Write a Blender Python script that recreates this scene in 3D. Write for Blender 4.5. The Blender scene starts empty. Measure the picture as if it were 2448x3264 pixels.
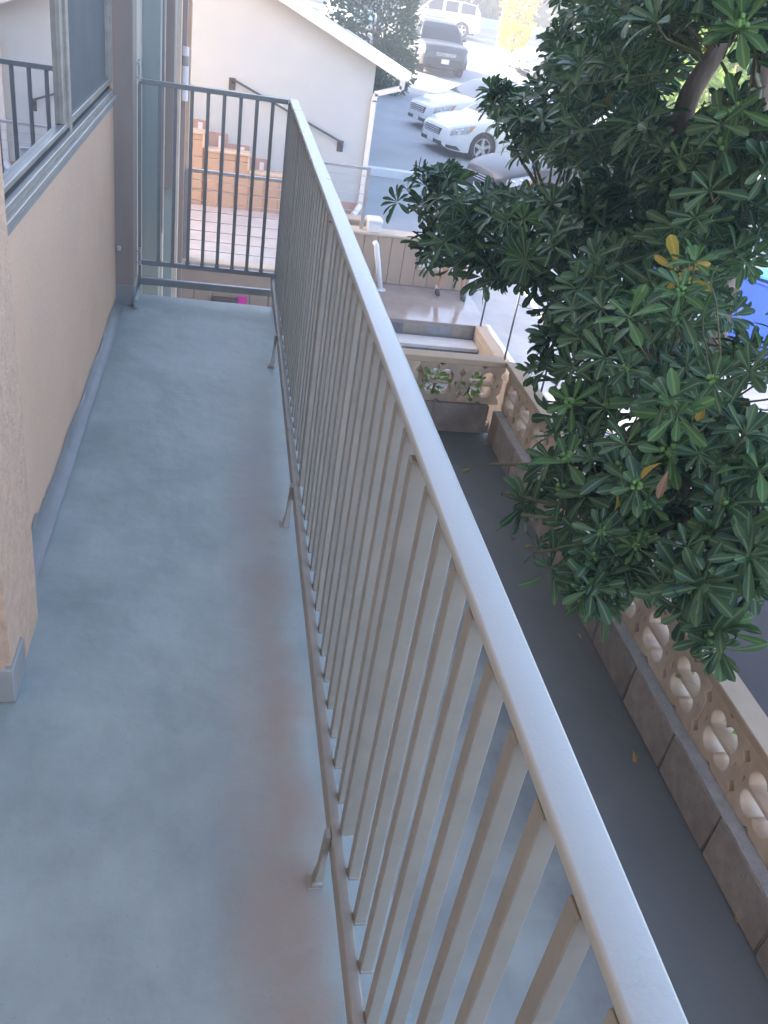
import bpy, bmesh, math, random
import numpy as np
from mathutils import Vector, Matrix
R = math.radians
random.seed(7)
sc = bpy.context.scene
col = sc.collection

# ------------------------------------------------------------------ camera
# calibrated from the photograph's vanishing points (pixels of the 2448x3264 picture)
PC = np.array([1224., 1632.])
def _cal(vy, vz):
    a = np.array(vy) - PC; b = np.array(vz) - PC
    f = math.sqrt(-(a @ b))
    Y = np.array([a[0], a[1], f]); Y /= np.linalg.norm(Y)
    Z = -np.array([b[0], b[1], f]); Z -= Y * (Z @ Y); Z /= np.linalg.norm(Z)
    return f, np.stack([np.cross(Y, Z), Y, Z])
FPX, CM = _cal((752., -150.), (450., 6034.))
EYE = np.array([0., 0., 1.6])
def ray(px, py): return CM @ np.array([px - PC[0], py - PC[1], FPX])
def at_z(px, py, z): d = ray(px, py); return Vector(EYE + d * (z - EYE[2]) / d[2])
def at_y(px, py, y): d = ray(px, py); return Vector(EYE + d * (y - EYE[1]) / d[1])
def at_x(px, py, x): d = ray(px, py); return Vector(EYE + d * (x - EYE[0]) / d[0])
def at_d(px, py, dd): d = ray(px, py); return Vector(EYE + d * dd / FPX)

cam_data = bpy.data.cameras.new('camera')
cam = bpy.data.objects.new('camera', cam_data); col.objects.link(cam)
cam_data.sensor_fit = 'HORIZONTAL'; cam_data.sensor_width = 36.0
cam_data.lens = FPX / 2448. * 36.0
cam_data.clip_start = 0.05; cam_data.clip_end = 2000
mw = Matrix.Identity(4)
for i in range(3):
    mw[i][0] = CM[i][0]; mw[i][1] = -CM[i][1]; mw[i][2] = -CM[i][2]; mw[i][3] = EYE[i]
cam.matrix_world = mw
sc.camera = cam

# ------------------------------------------------------------------ sky, sun, exposure
SUN_TO = Vector((-0.80, 0.60, 0)).normalized()      # horizontal direction towards the sun
SUN_EL = R(22)
world = bpy.data.worlds.new('World'); sc.world = world; world.use_nodes = True
wn = world.node_tree.nodes; wl = world.node_tree.links
sky = wn.new('ShaderNodeTexSky'); sky.sky_type = 'NISHITA'; sky.sun_disc = False
sky.sun_elevation = SUN_EL
sky.sun_rotation = math.atan2(SUN_TO.x, SUN_TO.y)
sky.air_density = .6; sky.dust_density = 2.2; sky.ozone_density = 1.0
bg = wn['Background']; bg.inputs['Strength'].default_value = 0.15
wl.new(sky.outputs[0], bg.inputs['Color'])
sd = bpy.data.lights.new('sun', 'SUN'); sd.energy = 3.2; sd.angle = R(0.53); sd.color = (1.0, 0.86, 0.66)
sun = bpy.data.objects.new('sun', sd); col.objects.link(sun)
sdir = Vector((SUN_TO.x * math.cos(SUN_EL), SUN_TO.y * math.cos(SUN_EL), math.sin(SUN_EL)))
sun.rotation_euler = sdir.to_track_quat('Z', 'Y').to_euler()
vs = sc.view_settings
vs.view_transform = 'Standard'; vs.look = 'None'; vs.gamma = 1.0; vs.use_curve_mapping = False
vs.exposure = 2.9
ADDED_HAZE = .008
sc.render.engine = 'CYCLES'
sc.cycles.use_denoising = True
sc.cycles.max_bounces = 8
sc.render.resolution_x = 768; sc.render.resolution_y = 1024

# ------------------------------------------------------------------ helpers
class MB:
    """collects shapes into ONE mesh object"""
    def __init__(s): s.v = []; s.f = []; s.uv = None
    def add(s, vs, fs):
        o = len(s.v); s.v += [tuple(p) for p in vs]; s.f += [tuple(i + o for i in f) for f in fs]; return s
    def box(s, x0, x1, y0, y1, z0, z1, bev=0.0):
        if bev > 0:
            bm = bmesh.new(); bmesh.ops.create_cube(bm, size=1)
            for v in bm.verts:
                v.co = Vector(((x0 + x1) / 2 + v.co.x * (x1 - x0), (y0 + y1) / 2 + v.co.y * (y1 - y0), (z0 + z1) / 2 + v.co.z * (z1 - z0)))
            bmesh.ops.bevel(bm, geom=bm.edges[:], offset=bev, segments=1, affect='EDGES')
            return s.bm(bm)
        v = [(x, y, z) for z in (z0, z1) for y in (y0, y1) for x in (x0, x1)]
        return s.add(v, [(0, 2, 3, 1), (4, 5, 7, 6), (0, 1, 5, 4), (2, 6, 7, 3), (0, 4, 6, 2), (1, 3, 7, 5)])
    def bm(s, bm):
        bm.verts.index_update()
        s.add([v.co[:] for v in bm.verts], [[v.index for v in f.verts] for f in bm.faces]); bm.free(); return s
    def obox(s, c, ax, ay, az):
        """box by centre and three half-axis vectors"""
        c = Vector(c); v = []
        for k in (-1, 1):
            for j in (-1, 1):
                for i in (-1, 1): v.append(c + ax * i + ay * j + az * k)
        return s.add(v, [(0, 2, 3, 1), (4, 5, 7, 6), (0, 1, 5, 4), (2, 6, 7, 3), (0, 4, 6, 2), (1, 3, 7, 5)])
    def bar(s, a, b, w, h, up=(0, 0, 1)):
        a = Vector(a); b = Vector(b); d = (b - a); t = d.normalized(); up = Vector(up)
        if abs(t.dot(up)) > .98: up = Vector((0, 1, 0))
        sx = t.cross(up).normalized(); u = sx.cross(t)
        return s.obox((a + b) / 2, sx * w / 2, d / 2, u * h / 2)
    def tube(s, pts, r, n=8, cap=True):
        pts = [Vector(p) for p in pts]; rs = r if isinstance(r, (list, tuple)) else [r] * len(pts)
        o = len(s.v); ref = None
        for i, p in enumerate(pts):
            t = (pts[min(i + 1, len(pts) - 1)] - pts[max(i - 1, 0)]).normalized()
            if ref is None: ref = Vector((0, 0, 1)) if abs(t.z) < .9 else Vector((1, 0, 0))
            a = t.cross(ref).normalized(); b = t.cross(a).normalized(); ref = -b      # carry the frame along the path
            for k in range(n):
                an = 2 * math.pi * k / n
                s.v.append(tuple(p + (a * math.cos(an) + b * math.sin(an)) * rs[i]))
        for i in range(len(pts) - 1):
            for k in range(n):
                k2 = (k + 1) % n
                s.f.append((o + i * n + k, o + i * n + k2, o + (i + 1) * n + k2, o + (i + 1) * n + k))
        if cap:
            s.f.append(tuple(o + k for k in range(n))[::-1]); s.f.append(tuple(o + (len(pts) - 1) * n + k for k in range(n)))
        return s
    def lathe(s, prof, n=24, c=(0, 0, 0), axis='z'):
        """prof: list of (radius, height)"""
        o = len(s.v)
        for (r, h) in prof:
            for k in range(n):
                a = 2 * math.pi * k / n; x, y, z = r * math.cos(a), r * math.sin(a), h
                if axis == 'y': x, y, z = r * math.cos(a), h, r * math.sin(a)
                s.v.append((c[0] + x, c[1] + y, c[2] + z))
        for i in range(len(prof) - 1):
            for k in range(n):
                k2 = (k + 1) % n; s.f.append((o + i * n + k, o + i * n + k2, o + (i + 1) * n + k2, o + (i + 1) * n + k))
        return s
    def prism(s, poly, y0, y1, plane='xz'):
        n = len(poly)
        def P(a, b, t):
            return {'xz': (a, t, b), 'yz': (t, a, b), 'xy': (a, b, t)}[plane]
        v = [P(a, b, y0) for a, b in poly] + [P(a, b, y1) for a, b in poly]
        f = [tuple(range(n))[::-1], tuple(range(n, 2 * n))] + [(i, (i + 1) % n, n + (i + 1) % n, n + i) for i in range(n)]
        return s.add(v, f)
    def mesh(s, name, mats, smooth=False, angle=None):
        me = bpy.data.meshes.new(name); me.from_pydata(s.v, [], s.f); me.validate()
        bm = bmesh.new(); bm.from_mesh(me); bmesh.ops.recalc_face_normals(bm, faces=bm.faces[:]); bm.to_mesh(me); bm.free()
        for m in (mats if isinstance(mats, (list, tuple)) else [mats]): me.materials.append(m)
        if smooth: me.polygons.foreach_set('use_smooth', [True] * len(me.polygons))
        if angle: me.set_sharp_from_angle(angle=R(angle))
        return me
    def build(s, name, mat, parent=None, smooth=False, angle=None):
        return link(name, s.mesh(name, mat, smooth, angle), parent)
def link(name, me, parent=None, M=None):
    o = bpy.data.objects.new(name, me); col.objects.link(o)
    if parent: o.parent = parent
    if M is not None: o.matrix_local = M
    return o
def tag(o, label, cat, group=None):
    o['label'] = label; o['category'] = cat
    if group: o['group'] = group
    return o
def struct(o): o['kind'] = 'structure'; return o
def stuff(o): o['kind'] = 'stuff'; return o
def thing(name, label, cat, loc=(0, 0, 0), rz=0, group=None):
    o = bpy.data.objects.new(name, None); col.objects.link(o); o.empty_display_size = .1
    o.location = loc; o.rotation_euler = (0, 0, rz)
    return tag(o, label, cat, group)
def local(o, p): return o.matrix_basis.inverted() @ Vector(p)
def reparent(child, root):
    """world-coordinate mesh under a thing that has its own origin"""
    child.parent = root; child.matrix_parent_inverse = root.matrix_basis.inverted(); return child
def copy_tree(o, parent=None):
    c = o.copy(); col.objects.link(c); c.parent = parent
    for ch in list(o.children): copy_tree(ch, c)
    return c

# ------------------------------------------------------------------ materials
def mat(name, c1, c2=None, scale=6., rough=.6, bump=0., bscale=60., metal=0., spec=.5, detail=4., coat=0., c3=None, scale3=1.2, amt3=.5, rvar=0., bdist=.004, stretch=None, ovar=0., chips=None):
    m = bpy.data.materials.new(name); m.use_nodes = True; nt = m.node_tree; N = nt.nodes; L = nt.links
    p = N['Principled BSDF']; p.inputs['Roughness'].default_value = rough; p.inputs['Metallic'].default_value = metal
    p.inputs['Specular IOR Level'].default_value = spec; p.inputs['Coat Weight'].default_value = coat
    tc = N.new('ShaderNodeTexCoord'); src = tc.outputs['Object']
    if stretch:
        mp = N.new('ShaderNodeMapping'); mp.inputs['Scale'].default_value = stretch; L.new(src, mp.inputs[0]); src = mp.outputs[0]
    c2 = c2 or tuple(min(1, x * .86) for x in c1)
    nz = N.new('ShaderNodeTexNoise'); nz.inputs['Scale'].default_value = scale; nz.inputs['Detail'].default_value = detail; nz.inputs['Roughness'].default_value = .6
    L.new(src, nz.inputs['Vector'])
    cr = N.new('ShaderNodeValToRGB'); cr.color_ramp.elements[0].position = .34; cr.color_ramp.elements[1].position = .66
    cr.color_ramp.elements[0].color = (*c2, 1); cr.color_ramp.elements[1].color = (*c1, 1)
    L.new(nz.outputs['Fac'], cr.inputs[0]); out = cr.outputs[0]
    if c3:
        n3 = N.new('ShaderNodeTexNoise'); n3.inputs['Scale'].default_value = scale3; n3.inputs['Detail'].default_value = 3; L.new(src, n3.inputs['Vector'])
        r3 = N.new('ShaderNodeMapRange'); r3.inputs[1].default_value = .48; r3.inputs[2].default_value = .72; r3.inputs[4].default_value = amt3
        L.new(n3.outputs['Fac'], r3.inputs[0])
        mx = N.new('ShaderNodeMix'); mx.data_type = 'RGBA'; L.new(r3.outputs[0], mx.inputs[0]); L.new(out, mx.inputs[6]); mx.inputs[7].default_value = (*c3, 1)
        out = mx.outputs[2]
    if chips:
        cn = N.new('ShaderNodeTexNoise'); cn.inputs['Scale'].default_value = chips[1]; cn.inputs['Detail'].default_value = 6; cn.inputs['Roughness'].default_value = .7; L.new(src, cn.inputs['Vector'])
        cm = N.new('ShaderNodeMapRange'); cm.inputs[1].default_value = chips[2]; cm.inputs[2].default_value = chips[2] + .02; cm.inputs[4].default_value = .85; L.new(cn.outputs['Fac'], cm.inputs[0])
        cx_ = N.new('ShaderNodeMix'); cx_.data_type = 'RGBA'; L.new(cm.outputs[0], cx_.inputs[0]); L.new(out, cx_.inputs[6]); cx_.inputs[7].default_value = (*chips[0], 1); out = cx_.outputs[2]
    if ovar:
        oi = N.new('ShaderNodeObjectInfo'); ov = N.new('ShaderNodeMapRange'); ov.inputs[3].default_value = 1 - ovar; ov.inputs[4].default_value = 1 + ovar; L.new(oi.outputs['Random'], ov.inputs[0])
        hv = N.new('ShaderNodeHueSaturation'); L.new(ov.outputs[0], hv.inputs['Value']); L.new(out, hv.inputs['Color']); out = hv.outputs[0]
    L.new(out, p.inputs['Base Color'])
    if rvar:
        rr = N.new('ShaderNodeMapRange'); rr.inputs[3].default_value = max(0, rough - rvar); rr.inputs[4].default_value = min(1, rough + rvar)
        L.new(nz.outputs['Fac'], rr.inputs[0]); L.new(rr.outputs[0], p.inputs['Roughness'])
    if bump:
        bn = N.new('ShaderNodeTexNoise'); bn.inputs['Scale'].default_value = bscale; bn.inputs['Detail'].default_value = 5; L.new(src, bn.inputs['Vector'])
        b = N.new('ShaderNodeBump'); b.inputs['Strength'].default_value = bump; b.inputs['Distance'].default_value = bdist
        L.new(bn.outputs['Fac'], b.inputs['Height']); L.new(b.outputs[0], p.inputs['Normal'])
    return m
M = {}
M['stucco'] = mat('tan_stucco', (.77, .51, .33), (.71, .465, .30), 3, .85, .5, 60, c3=(.63, .45, .31), scale3=1.5, amt3=.6)
M['stucco_rough'] = mat('rough_tan_stucco', (.70, .465, .31), (.57, .38, .255), 25, .9, .9, 90, bdist=.006)
M['brown_trim'] = mat('brown_painted_trim', (.33, .265, .22), (.285, .23, .19), 8, .55, .15, 60, stretch=(1, 1, .15))
M['cream'] = mat('cream_paint', (.62, .54, .43), (.54, .47, .37), 8, .6, .1, 60)
M['grey_green'] = mat('grey_green_paint', (.37, .40, .355), (.30, .335, .30), 9, .5, .05, 40, stretch=(1, 1, .08))
M['grey_paint'] = mat('grey_window_surround_paint', (.345, .335, .30), (.295, .285, .26), 9, .6, .2, 70)
M['alu'] = mat('dull_aluminium', (.45, .405, .335), (.34, .305, .255), 22, .42, .05, 90, metal=.35, stretch=(1, .2, 1))
M['dark_gap'] = mat('dark_seal', (.03, .03, .03), None, 5, .6)
M['screen_mesh'] = mat('insect_screen_mesh', (.15, .15, .148), (.125, .125, .123), 4, .65, .1, 400)
M['rail'] = mat('taupe_rail_paint', (.325, .305, .255), (.282, .264, .222), 14, .38, .18, 55, spec=.45, c3=(.39, .35, .295), scale3=5, amt3=.5, rvar=.06, ovar=.07, chips=((.46, .43, .38), 26, .70))
M['hand'] = mat('handrail_paint', (.455, .465, .425), (.435, .445, .405), 5, .28, .10, 240, spec=.5, rvar=.02)
M['gate'] = mat('grey_gate_paint', (.26, .255, .235), (.225, .22, .205), 14, .33, .15, 60, spec=.55)
M['block'] = mat('grey_concrete_block', (.47, .39, .315), (.37, .305, .25), 16, .92, .75, 120, c3=(.27, .21, .17), scale3=5, amt3=.75, bdist=.012, ovar=.16, chips=((.22, .20, .18), 16, .67))
M['block_top'] = mat('mortar_ledge', (.56, .55, .53), (.44, .43, .42), 20, .95, .9, 110, bdist=.01)
M['screen'] = mat('tan_painted_screen_block', (.62, .465, .32), (.54, .395, .27), 14, .78, .35, 90, c3=(.74, .62, .48), scale3=6, amt3=.7, ovar=.14, chips=((.33, .27, .21), 22, .66))
M['cap'] = mat('tan_painted_cap', (.60, .43, .28), (.54, .385, .25), 10, .75, .3, 90)
M['tan_block'] = mat('tan_painted_block', (.47, .355, .26), (.43, .325, .235), 5, .75, .3, 70, c3=(.42, .31, .22), scale3=1.2, amt3=.6)
M['tan_cap'] = mat('pale_tan_cap', (.60, .50, .385), (.55, .455, .345), 6, .7, .2, 60)
M['joint'] = mat('joint_mortar', (.42, .30, .19), None, 10, .9)
M['dado'] = mat('pink_brown_dado', (.47, .345, .29), (.42, .30, .25), 5, .6, .1, 60)
M['conc'] = mat('pale_concrete', (.56, .53, .50), (.48, .455, .43), 4, .75, .4, 70, c3=(.40, .375, .355), scale3=.9, amt3=.5)
M['landing'] = mat('wet_landing_concrete', (.36, .30, .26), (.27, .22, .19), 3, .14, .12, 30, c3=(.20, .155, .13), scale3=1.6, amt3=.8, rvar=.15)
M['white_wall'] = mat('white_house_stucco', (.50, .57, .585), (.475, .545, .56), 2, .85, .4, 70, c3=(.455, .52, .535), scale3=.8, amt3=.6)
M['white'] = mat('white_paint', (.82, .82, .81), (.78, .78, .77), 6, .4)
M['shingle'] = mat('grey_shingles', (.36, .37, .37), (.27, .28, .28), 9, .9, .6, 40)
M['steel'] = mat('galvanised_steel', (.55, .56, .56), (.46, .47, .48), 12, .35, metal=.8)
M['iron'] = mat('dark_iron', (.10, .095, .09), None, 10, .5)
M['slate1'] = mat('slate_ochre', (.34, .285, .215), (.26, .22, .17), 14, .6, .4, 50)
M['slate2'] = mat('slate_grey', (.30, .30, .30), (.22, .22, .23), 14, .6, .4, 50)
M['slate3'] = mat('slate_rust', (.38, .24, .18), (.27, .17, .14), 14, .6, .4, 50)
M['slate4'] = mat('slate_dark', (.18, .165, .17), (.13, .12, .125), 14, .6, .4, 50)
M['blue'] = mat('blue_plastic', (.02, .09, .62), (.018, .075, .52), 5, .4, .05, 50)
M['blue_lid'] = mat('light_blue_plastic', (.05, .30, .80), (.04, .26, .7), 5, .35)
M['pink'] = mat('pink_card', (.95, .06, .42), (.92, .05, .40), 5, .6)
M['dark_box'] = mat('dark_brown_metal', (.16, .12, .10), None, 8, .5)
M['asphalt'] = mat('asphalt', (.46, .465, .47), (.40, .405, .41), 1.2, .8, .5, 120, c3=(.35, .35, .355), scale3=.25, amt3=.6)
M['kerb'] = mat('kerb_concrete', (.5, .49, .47), None, 3, .8, .3, 60)
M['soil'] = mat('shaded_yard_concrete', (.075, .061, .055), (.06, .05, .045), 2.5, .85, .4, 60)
M['bark'] = mat('grey_brown_bark', (.32, .225, .155), (.20, .14, .10), 18, .9, .9, 40, stretch=(1, 1, .3), bdist=.01)
M['twig'] = mat('green_brown_twig', (.20, .20, .09), (.15, .12, .06), 18, .8)
M['berry'] = mat('green_berry', (.20, .36, .09), (.15, .30, .07), 30, .4)
M['rubber'] = mat('tyre_rubber', (.025, .025, .026), None, 10, .75)
M['rim'] = mat('alloy_rim', (.62, .62, .63), None, 8, .3, metal=.7)
M['carwhite'] = mat('white_car_paint', (.80, .80, .79), (.79, .79, .78), 2, .25, coat=.6)
M['cargrey'] = mat('silver_car_paint', (.085, .09, .10), (.08, .085, .095), 2, .32, coat=.2)
M['cardark'] = mat('steel_grey_car_paint', (.026, .030, .040), (.025, .029, .038), 2, .35, metal=.0, coat=.1)
M['carblue'] = mat('pale_blue_car_paint', (.45, .58, .70), None, 2, .28, coat=.6)
M['plastic'] = mat('black_bumper_plastic', (.035, .035, .038), None, 8, .6)
M['well'] = mat('wheel_well', (.012, .012, .012), None, 8, .9)
M['carglass'] = mat('tinted_car_glass', (.03, .036, .042), (.028, .034, .04), 2, .04, spec=.8)
M['lamp'] = mat('clear_headlight', (.55, .56, .58), (.25, .26, .27), 20, .12, spec=.8, coat=.8)
M['amber'] = mat('amber_marker', (.75, .25, .10), None, 8, .25)
M['chrome'] = mat('chrome', (.75, .76, .78), None, 8, .15, metal=.9)
M['plate'] = mat('white_number_plate', (.78, .79, .80), None, 8, .4)
M['skin'] = mat('tan_skin', (.52, .30, .18), (.48, .27, .16), 14, .55)
M['cloth_shirt'] = mat('grey_cotton_shirt', (.23, .25, .27), None, 20, .9, .3, 120)
M['cloth_short'] = mat('dark_shorts', (.06, .065, .08), None, 20, .9, .3, 120)
M['sock'] = mat('white_sock', (.75, .74, .72), None, 20, .9)
M['shoe'] = mat('dark_grey_shoe', (.06, .06, .07), None, 20, .6)
M['hair'] = mat('dark_hair', (.035, .022, .015), None, 30, .5)
M['lamp_tube'] = mat('white_fixture_plastic', (.72, .73, .76), None, 10, .3)

# window glass: dark room behind, strong mirror-like sheen of the pane
def glass_mat():
    m = bpy.data.materials.new('window_glass'); m.use_nodes = True; p = m.node_tree.nodes['Principled BSDF']
    p.inputs['Base Color'].default_value = (.05, .055, .06, 1); p.inputs['Roughness'].default_value = .015
    p.inputs['IOR'].default_value = 1.9; p.inputs['Coat Weight'].default_value = 1; p.inputs['Coat Roughness'].default_value = .01; p.inputs['Coat IOR'].default_value = 1.6
    return m
M['glass'] = glass_mat()

# painted deck: blue-grey membrane, trowel marks, brown dirt band along the railing
def deck_mat():
    m = mat('grey_deck_coating', (.36, .405, .37), (.265, .305, .28), 4.5, .42, .42, 13, c3=(.21, .245, .228), scale3=1.7, amt3=.85, rvar=.12, bdist=.008, detail=7., stretch=(1.0, .8, 1))
    nt = m.node_tree; N = nt.nodes; L = nt.links; p = N['Principled BSDF']
    base = p.inputs['Base Color'].links[0].from_socket
    tc = N.new('ShaderNodeTexCoord'); sp = N.new('ShaderNodeSeparateXYZ'); L.new(tc.outputs['Object'], sp.inputs[0])
    nz = N.new('ShaderNodeTexNoise'); nz.inputs['Scale'].default_value = 3; nz.inputs['Detail'].default_value = 8; L.new(tc.outputs['Object'], nz.inputs['Vector'])
    ad = N.new('ShaderNodeMath'); ad.operation = 'MULTIPLY_ADD'; L.new(nz.outputs['Fac'], ad.inputs[0]); ad.inputs[1].default_value = .22; L.new(sp.outputs['X'], ad.inputs[2])
    ra = N.new('ShaderNodeValToRGB'); e = ra.color_ramp.elements
    e[0].position = .15; e[0].color = (0, 0, 0, 1); e[1].position = .30; e[1].color = (1, 1, 1, 1)
    a = e.new(.345); a.color = (.7, .7, .7, 1); b = e.new(.39); b.color = (0, 0, 0, 1)
    L.new(ad.outputs[0], ra.inputs[0])
    n2 = N.new('ShaderNodeTexNoise'); n2.inputs['Scale'].default_value = 5.5; n2.inputs['Detail'].default_value = 6; L.new(tc.outputs['Object'], n2.inputs['Vector'])
    ym = N.new('ShaderNodeMapRange'); ym.inputs[1].default_value = 3.6; ym.inputs[2].default_value = 1.2; L.new(sp.outputs['Y'], ym.inputs[0])
    k = N.new('ShaderNodeMath'); k.operation = 'MULTIPLY'; L.new(ra.outputs[0], k.inputs[0]); L.new(n2.outputs['Fac'], k.inputs[1])
    k2 = N.new('ShaderNodeMath'); k2.operation = 'MULTIPLY'; L.new(k.outputs[0], k2.inputs[0]); L.new(ym.outputs[0], k2.inputs[1])
    k3 = N.new('ShaderNodeMath'); k3.operation = 'MULTIPLY'; k3.use_clamp = True; k3.inputs[1].default_value = 2.1; L.new(k2.outputs[0], k3.inputs[0])
    mx = N.new('ShaderNodeMix'); mx.data_type = 'RGBA'; L.new(k3.outputs[0], mx.inputs[0]); L.new(base, mx.inputs[6]); mx.inputs[7].default_value = (.33, .265, .21, 1)
    cur = mx.outputs[2]
    g = N.new('ShaderNodeTexNoise'); g.inputs['Scale'].default_value = 160; g.inputs['Detail'].default_value = 3; L.new(tc.outputs['Object'], g.inputs['Vector'])
    gr = N.new('ShaderNodeMapRange'); gr.inputs[1].default_value = .66; gr.inputs[2].default_value = .74; gr.inputs[4].default_value = .5; L.new(g.outputs['Fac'], gr.inputs[0])
    m3 = N.new('ShaderNodeMix'); m3.data_type = 'RGBA'; L.new(gr.outputs[0], m3.inputs[0]); L.new(cur, m3.inputs[6]); m3.inputs[7].default_value = (.17, .18, .18, 1); cur = m3.outputs[2]
    wv = N.new('ShaderNodeTexNoise'); wv.inputs['Scale'].default_value = 5; wv.inputs['Detail'].default_value = 9; wv.inputs['Roughness'].default_value = .75; wv.inputs['Distortion'].default_value = 1.2
    mp2 = N.new('ShaderNodeMapping'); mp2.inputs['Scale'].default_value = (.6, 1.7, 1); mp2.inputs['Rotation'].default_value = (0, 0, .35); L.new(tc.outputs['Object'], mp2.inputs[0]); L.new(mp2.outputs[0], wv.inputs['Vector'])
    wr = N.new('ShaderNodeMapRange'); wr.inputs[1].default_value = .52; wr.inputs[2].default_value = .72; wr.inputs[4].default_value = .20; L.new(wv.outputs['Fac'], wr.inputs[0])
    m4 = N.new('ShaderNodeMix'); m4.data_type = 'RGBA'; L.new(wr.outputs[0], m4.inputs[0]); L.new(cur, m4.inputs[6]); m4.inputs[7].default_value = (.42, .455, .46, 1); cur = m4.outputs[2]
    L.new(cur, p.inputs['Base Color'])
    return m
M['deck'] = deck_mat()
M['cove'] = mat('dark_grey_base_coating', (.30, .295, .275), (.255, .25, .235), 6, .5, .3, 40)
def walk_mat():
    m = mat('stained_shaded_walkway_concrete', (.44, .435, .37), (.35, .345, .295), 3.5, .7, .4, 60, c3=(.24, .235, .22), scale3=1.6, amt3=.7, chips=((.52, .51, .48), 14, .70), rvar=.1)
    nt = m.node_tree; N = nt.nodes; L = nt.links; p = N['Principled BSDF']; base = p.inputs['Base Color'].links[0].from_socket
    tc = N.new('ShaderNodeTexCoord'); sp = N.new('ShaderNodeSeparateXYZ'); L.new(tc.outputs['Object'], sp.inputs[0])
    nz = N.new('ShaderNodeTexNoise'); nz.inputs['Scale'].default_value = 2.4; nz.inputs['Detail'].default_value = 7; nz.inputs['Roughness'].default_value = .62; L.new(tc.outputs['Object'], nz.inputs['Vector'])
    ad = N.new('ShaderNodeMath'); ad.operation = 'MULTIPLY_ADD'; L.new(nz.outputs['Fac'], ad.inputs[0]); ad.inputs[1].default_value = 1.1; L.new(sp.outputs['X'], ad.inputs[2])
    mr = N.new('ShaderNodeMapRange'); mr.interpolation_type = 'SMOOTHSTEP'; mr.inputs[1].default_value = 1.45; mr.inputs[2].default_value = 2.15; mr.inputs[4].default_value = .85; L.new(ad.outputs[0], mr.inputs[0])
    mx = N.new('ShaderNodeMix'); mx.data_type = 'RGBA'; L.new(mr.outputs[0], mx.inputs[0]); L.new(base, mx.inputs[6]); mx.inputs[7].default_value = (.13, .13, .12, 1)  # stain and painted-in shade together, darker towards the block wall
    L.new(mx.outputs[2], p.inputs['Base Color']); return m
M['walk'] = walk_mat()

def leaf_mat(name, c1, c2, rib, trans=.22, rough=.46):
    m = bpy.data.materials.new(name); m.use_nodes = True; nt = m.node_tree; N = nt.nodes; L = nt.links
    p = N['Principled BSDF']; p.inputs['Roughness'].default_value = rough; p.inputs['Specular IOR Level'].default_value = .32
    uv = N.new('ShaderNodeUVMap'); sp = N.new('ShaderNodeSeparateXYZ'); L.new(uv.outputs[0], sp.inputs[0])
    ge = N.new('ShaderNodeNewGeometry'); oi = N.new('ShaderNodeObjectInfo')
    rnd = N.new('ShaderNodeMath'); rnd.operation = 'ADD'; L.new(ge.outputs['Random Per Island'], rnd.inputs[0]); L.new(oi.outputs['Random'], rnd.inputs[1])
    fr = N.new('ShaderNodeMath'); fr.operation = 'FRACT'; L.new(rnd.outputs[0], fr.inputs[0])
    mx = N.new('ShaderNodeMix'); mx.data_type = 'RGBA'; L.new(fr.outputs[0], mx.inputs[0]); mx.inputs[6].default_value = (*c1, 1); mx.inputs[7].default_value = (*c2, 1)
    ab = N.new('ShaderNodeMath'); ab.operation = 'SUBTRACT'; L.new(sp.outputs['X'], ab.inputs[0]); ab.inputs[1].default_value = .5
    a2 = N.new('ShaderNodeMath'); a2.operation = 'ABSOLUTE'; L.new(ab.outputs[0], a2.inputs[0])
    rp = N.new('ShaderNodeMapRange'); rp.inputs[1].default_value = .12; rp.inputs[2].default_value = .03; L.new(a2.outputs[0], rp.inputs[0])
    m2 = N.new('ShaderNodeMix'); m2.data_type = 'RGBA'; L.new(rp.outputs[0], m2.inputs[0]); L.new(mx.outputs[2], m2.inputs[6]); m2.inputs[7].default_value = (*rib, 1)
    L.new(m2.outputs[2], p.inputs['Base Color'])
    tr = N.new('ShaderNodeBsdfTranslucent'); L.new(m2.outputs[2], tr.inputs[0])
    ms = N.new('ShaderNodeMixShader'); ms.inputs[0].default_value = trans
    L.new(p.outputs[0], ms.inputs[1]); L.new(tr.outputs[0], ms.inputs[2]); L.new(ms.outputs[0], N['Material Output'].inputs['Surface'])
    return m
M['leaf'] = leaf_mat('dark_green_leaf', (.036, .088, .045), (.105, .180, .075), (.19, .27, .11))
M['leaf_young'] = leaf_mat('young_green_leaf', (.075, .16, .045), (.10, .20, .06), (.20, .30, .10))
M['leaf_yellow'] = leaf_mat('yellowed_leaf', (.55, .32, .05), (.42, .34, .05), (.6, .4, .1))
M['leaf_brown'] = leaf_mat('dry_brown_leaf', (.26, .14, .08), (.34, .20, .11), (.4, .25, .15), trans=.1, rough=.7)
M['leaf_bg'] = leaf_mat('street_tree_leaf', (.045, .10, .04), (.07, .14, .05), (.1, .18, .07), rough=.5)
M['leaf_gold'] = leaf_mat('golden_leaf', (.62, .50, .06), (.50, .42, .07), (.6, .5, .1), trans=.4, rough=.5)
M['leaf_lime'] = leaf_mat('lime_leaf', (.20, .34, .06), (.26, .40, .08), (.3, .45, .1), trans=.4)
# ================================================================== THE SETTING
GZ = -1.92
def ground_z(y):
    if y < 20: return GZ
    if y < 76: return GZ + .037 * (y - 20)
    return GZ + .037 * 56
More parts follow.
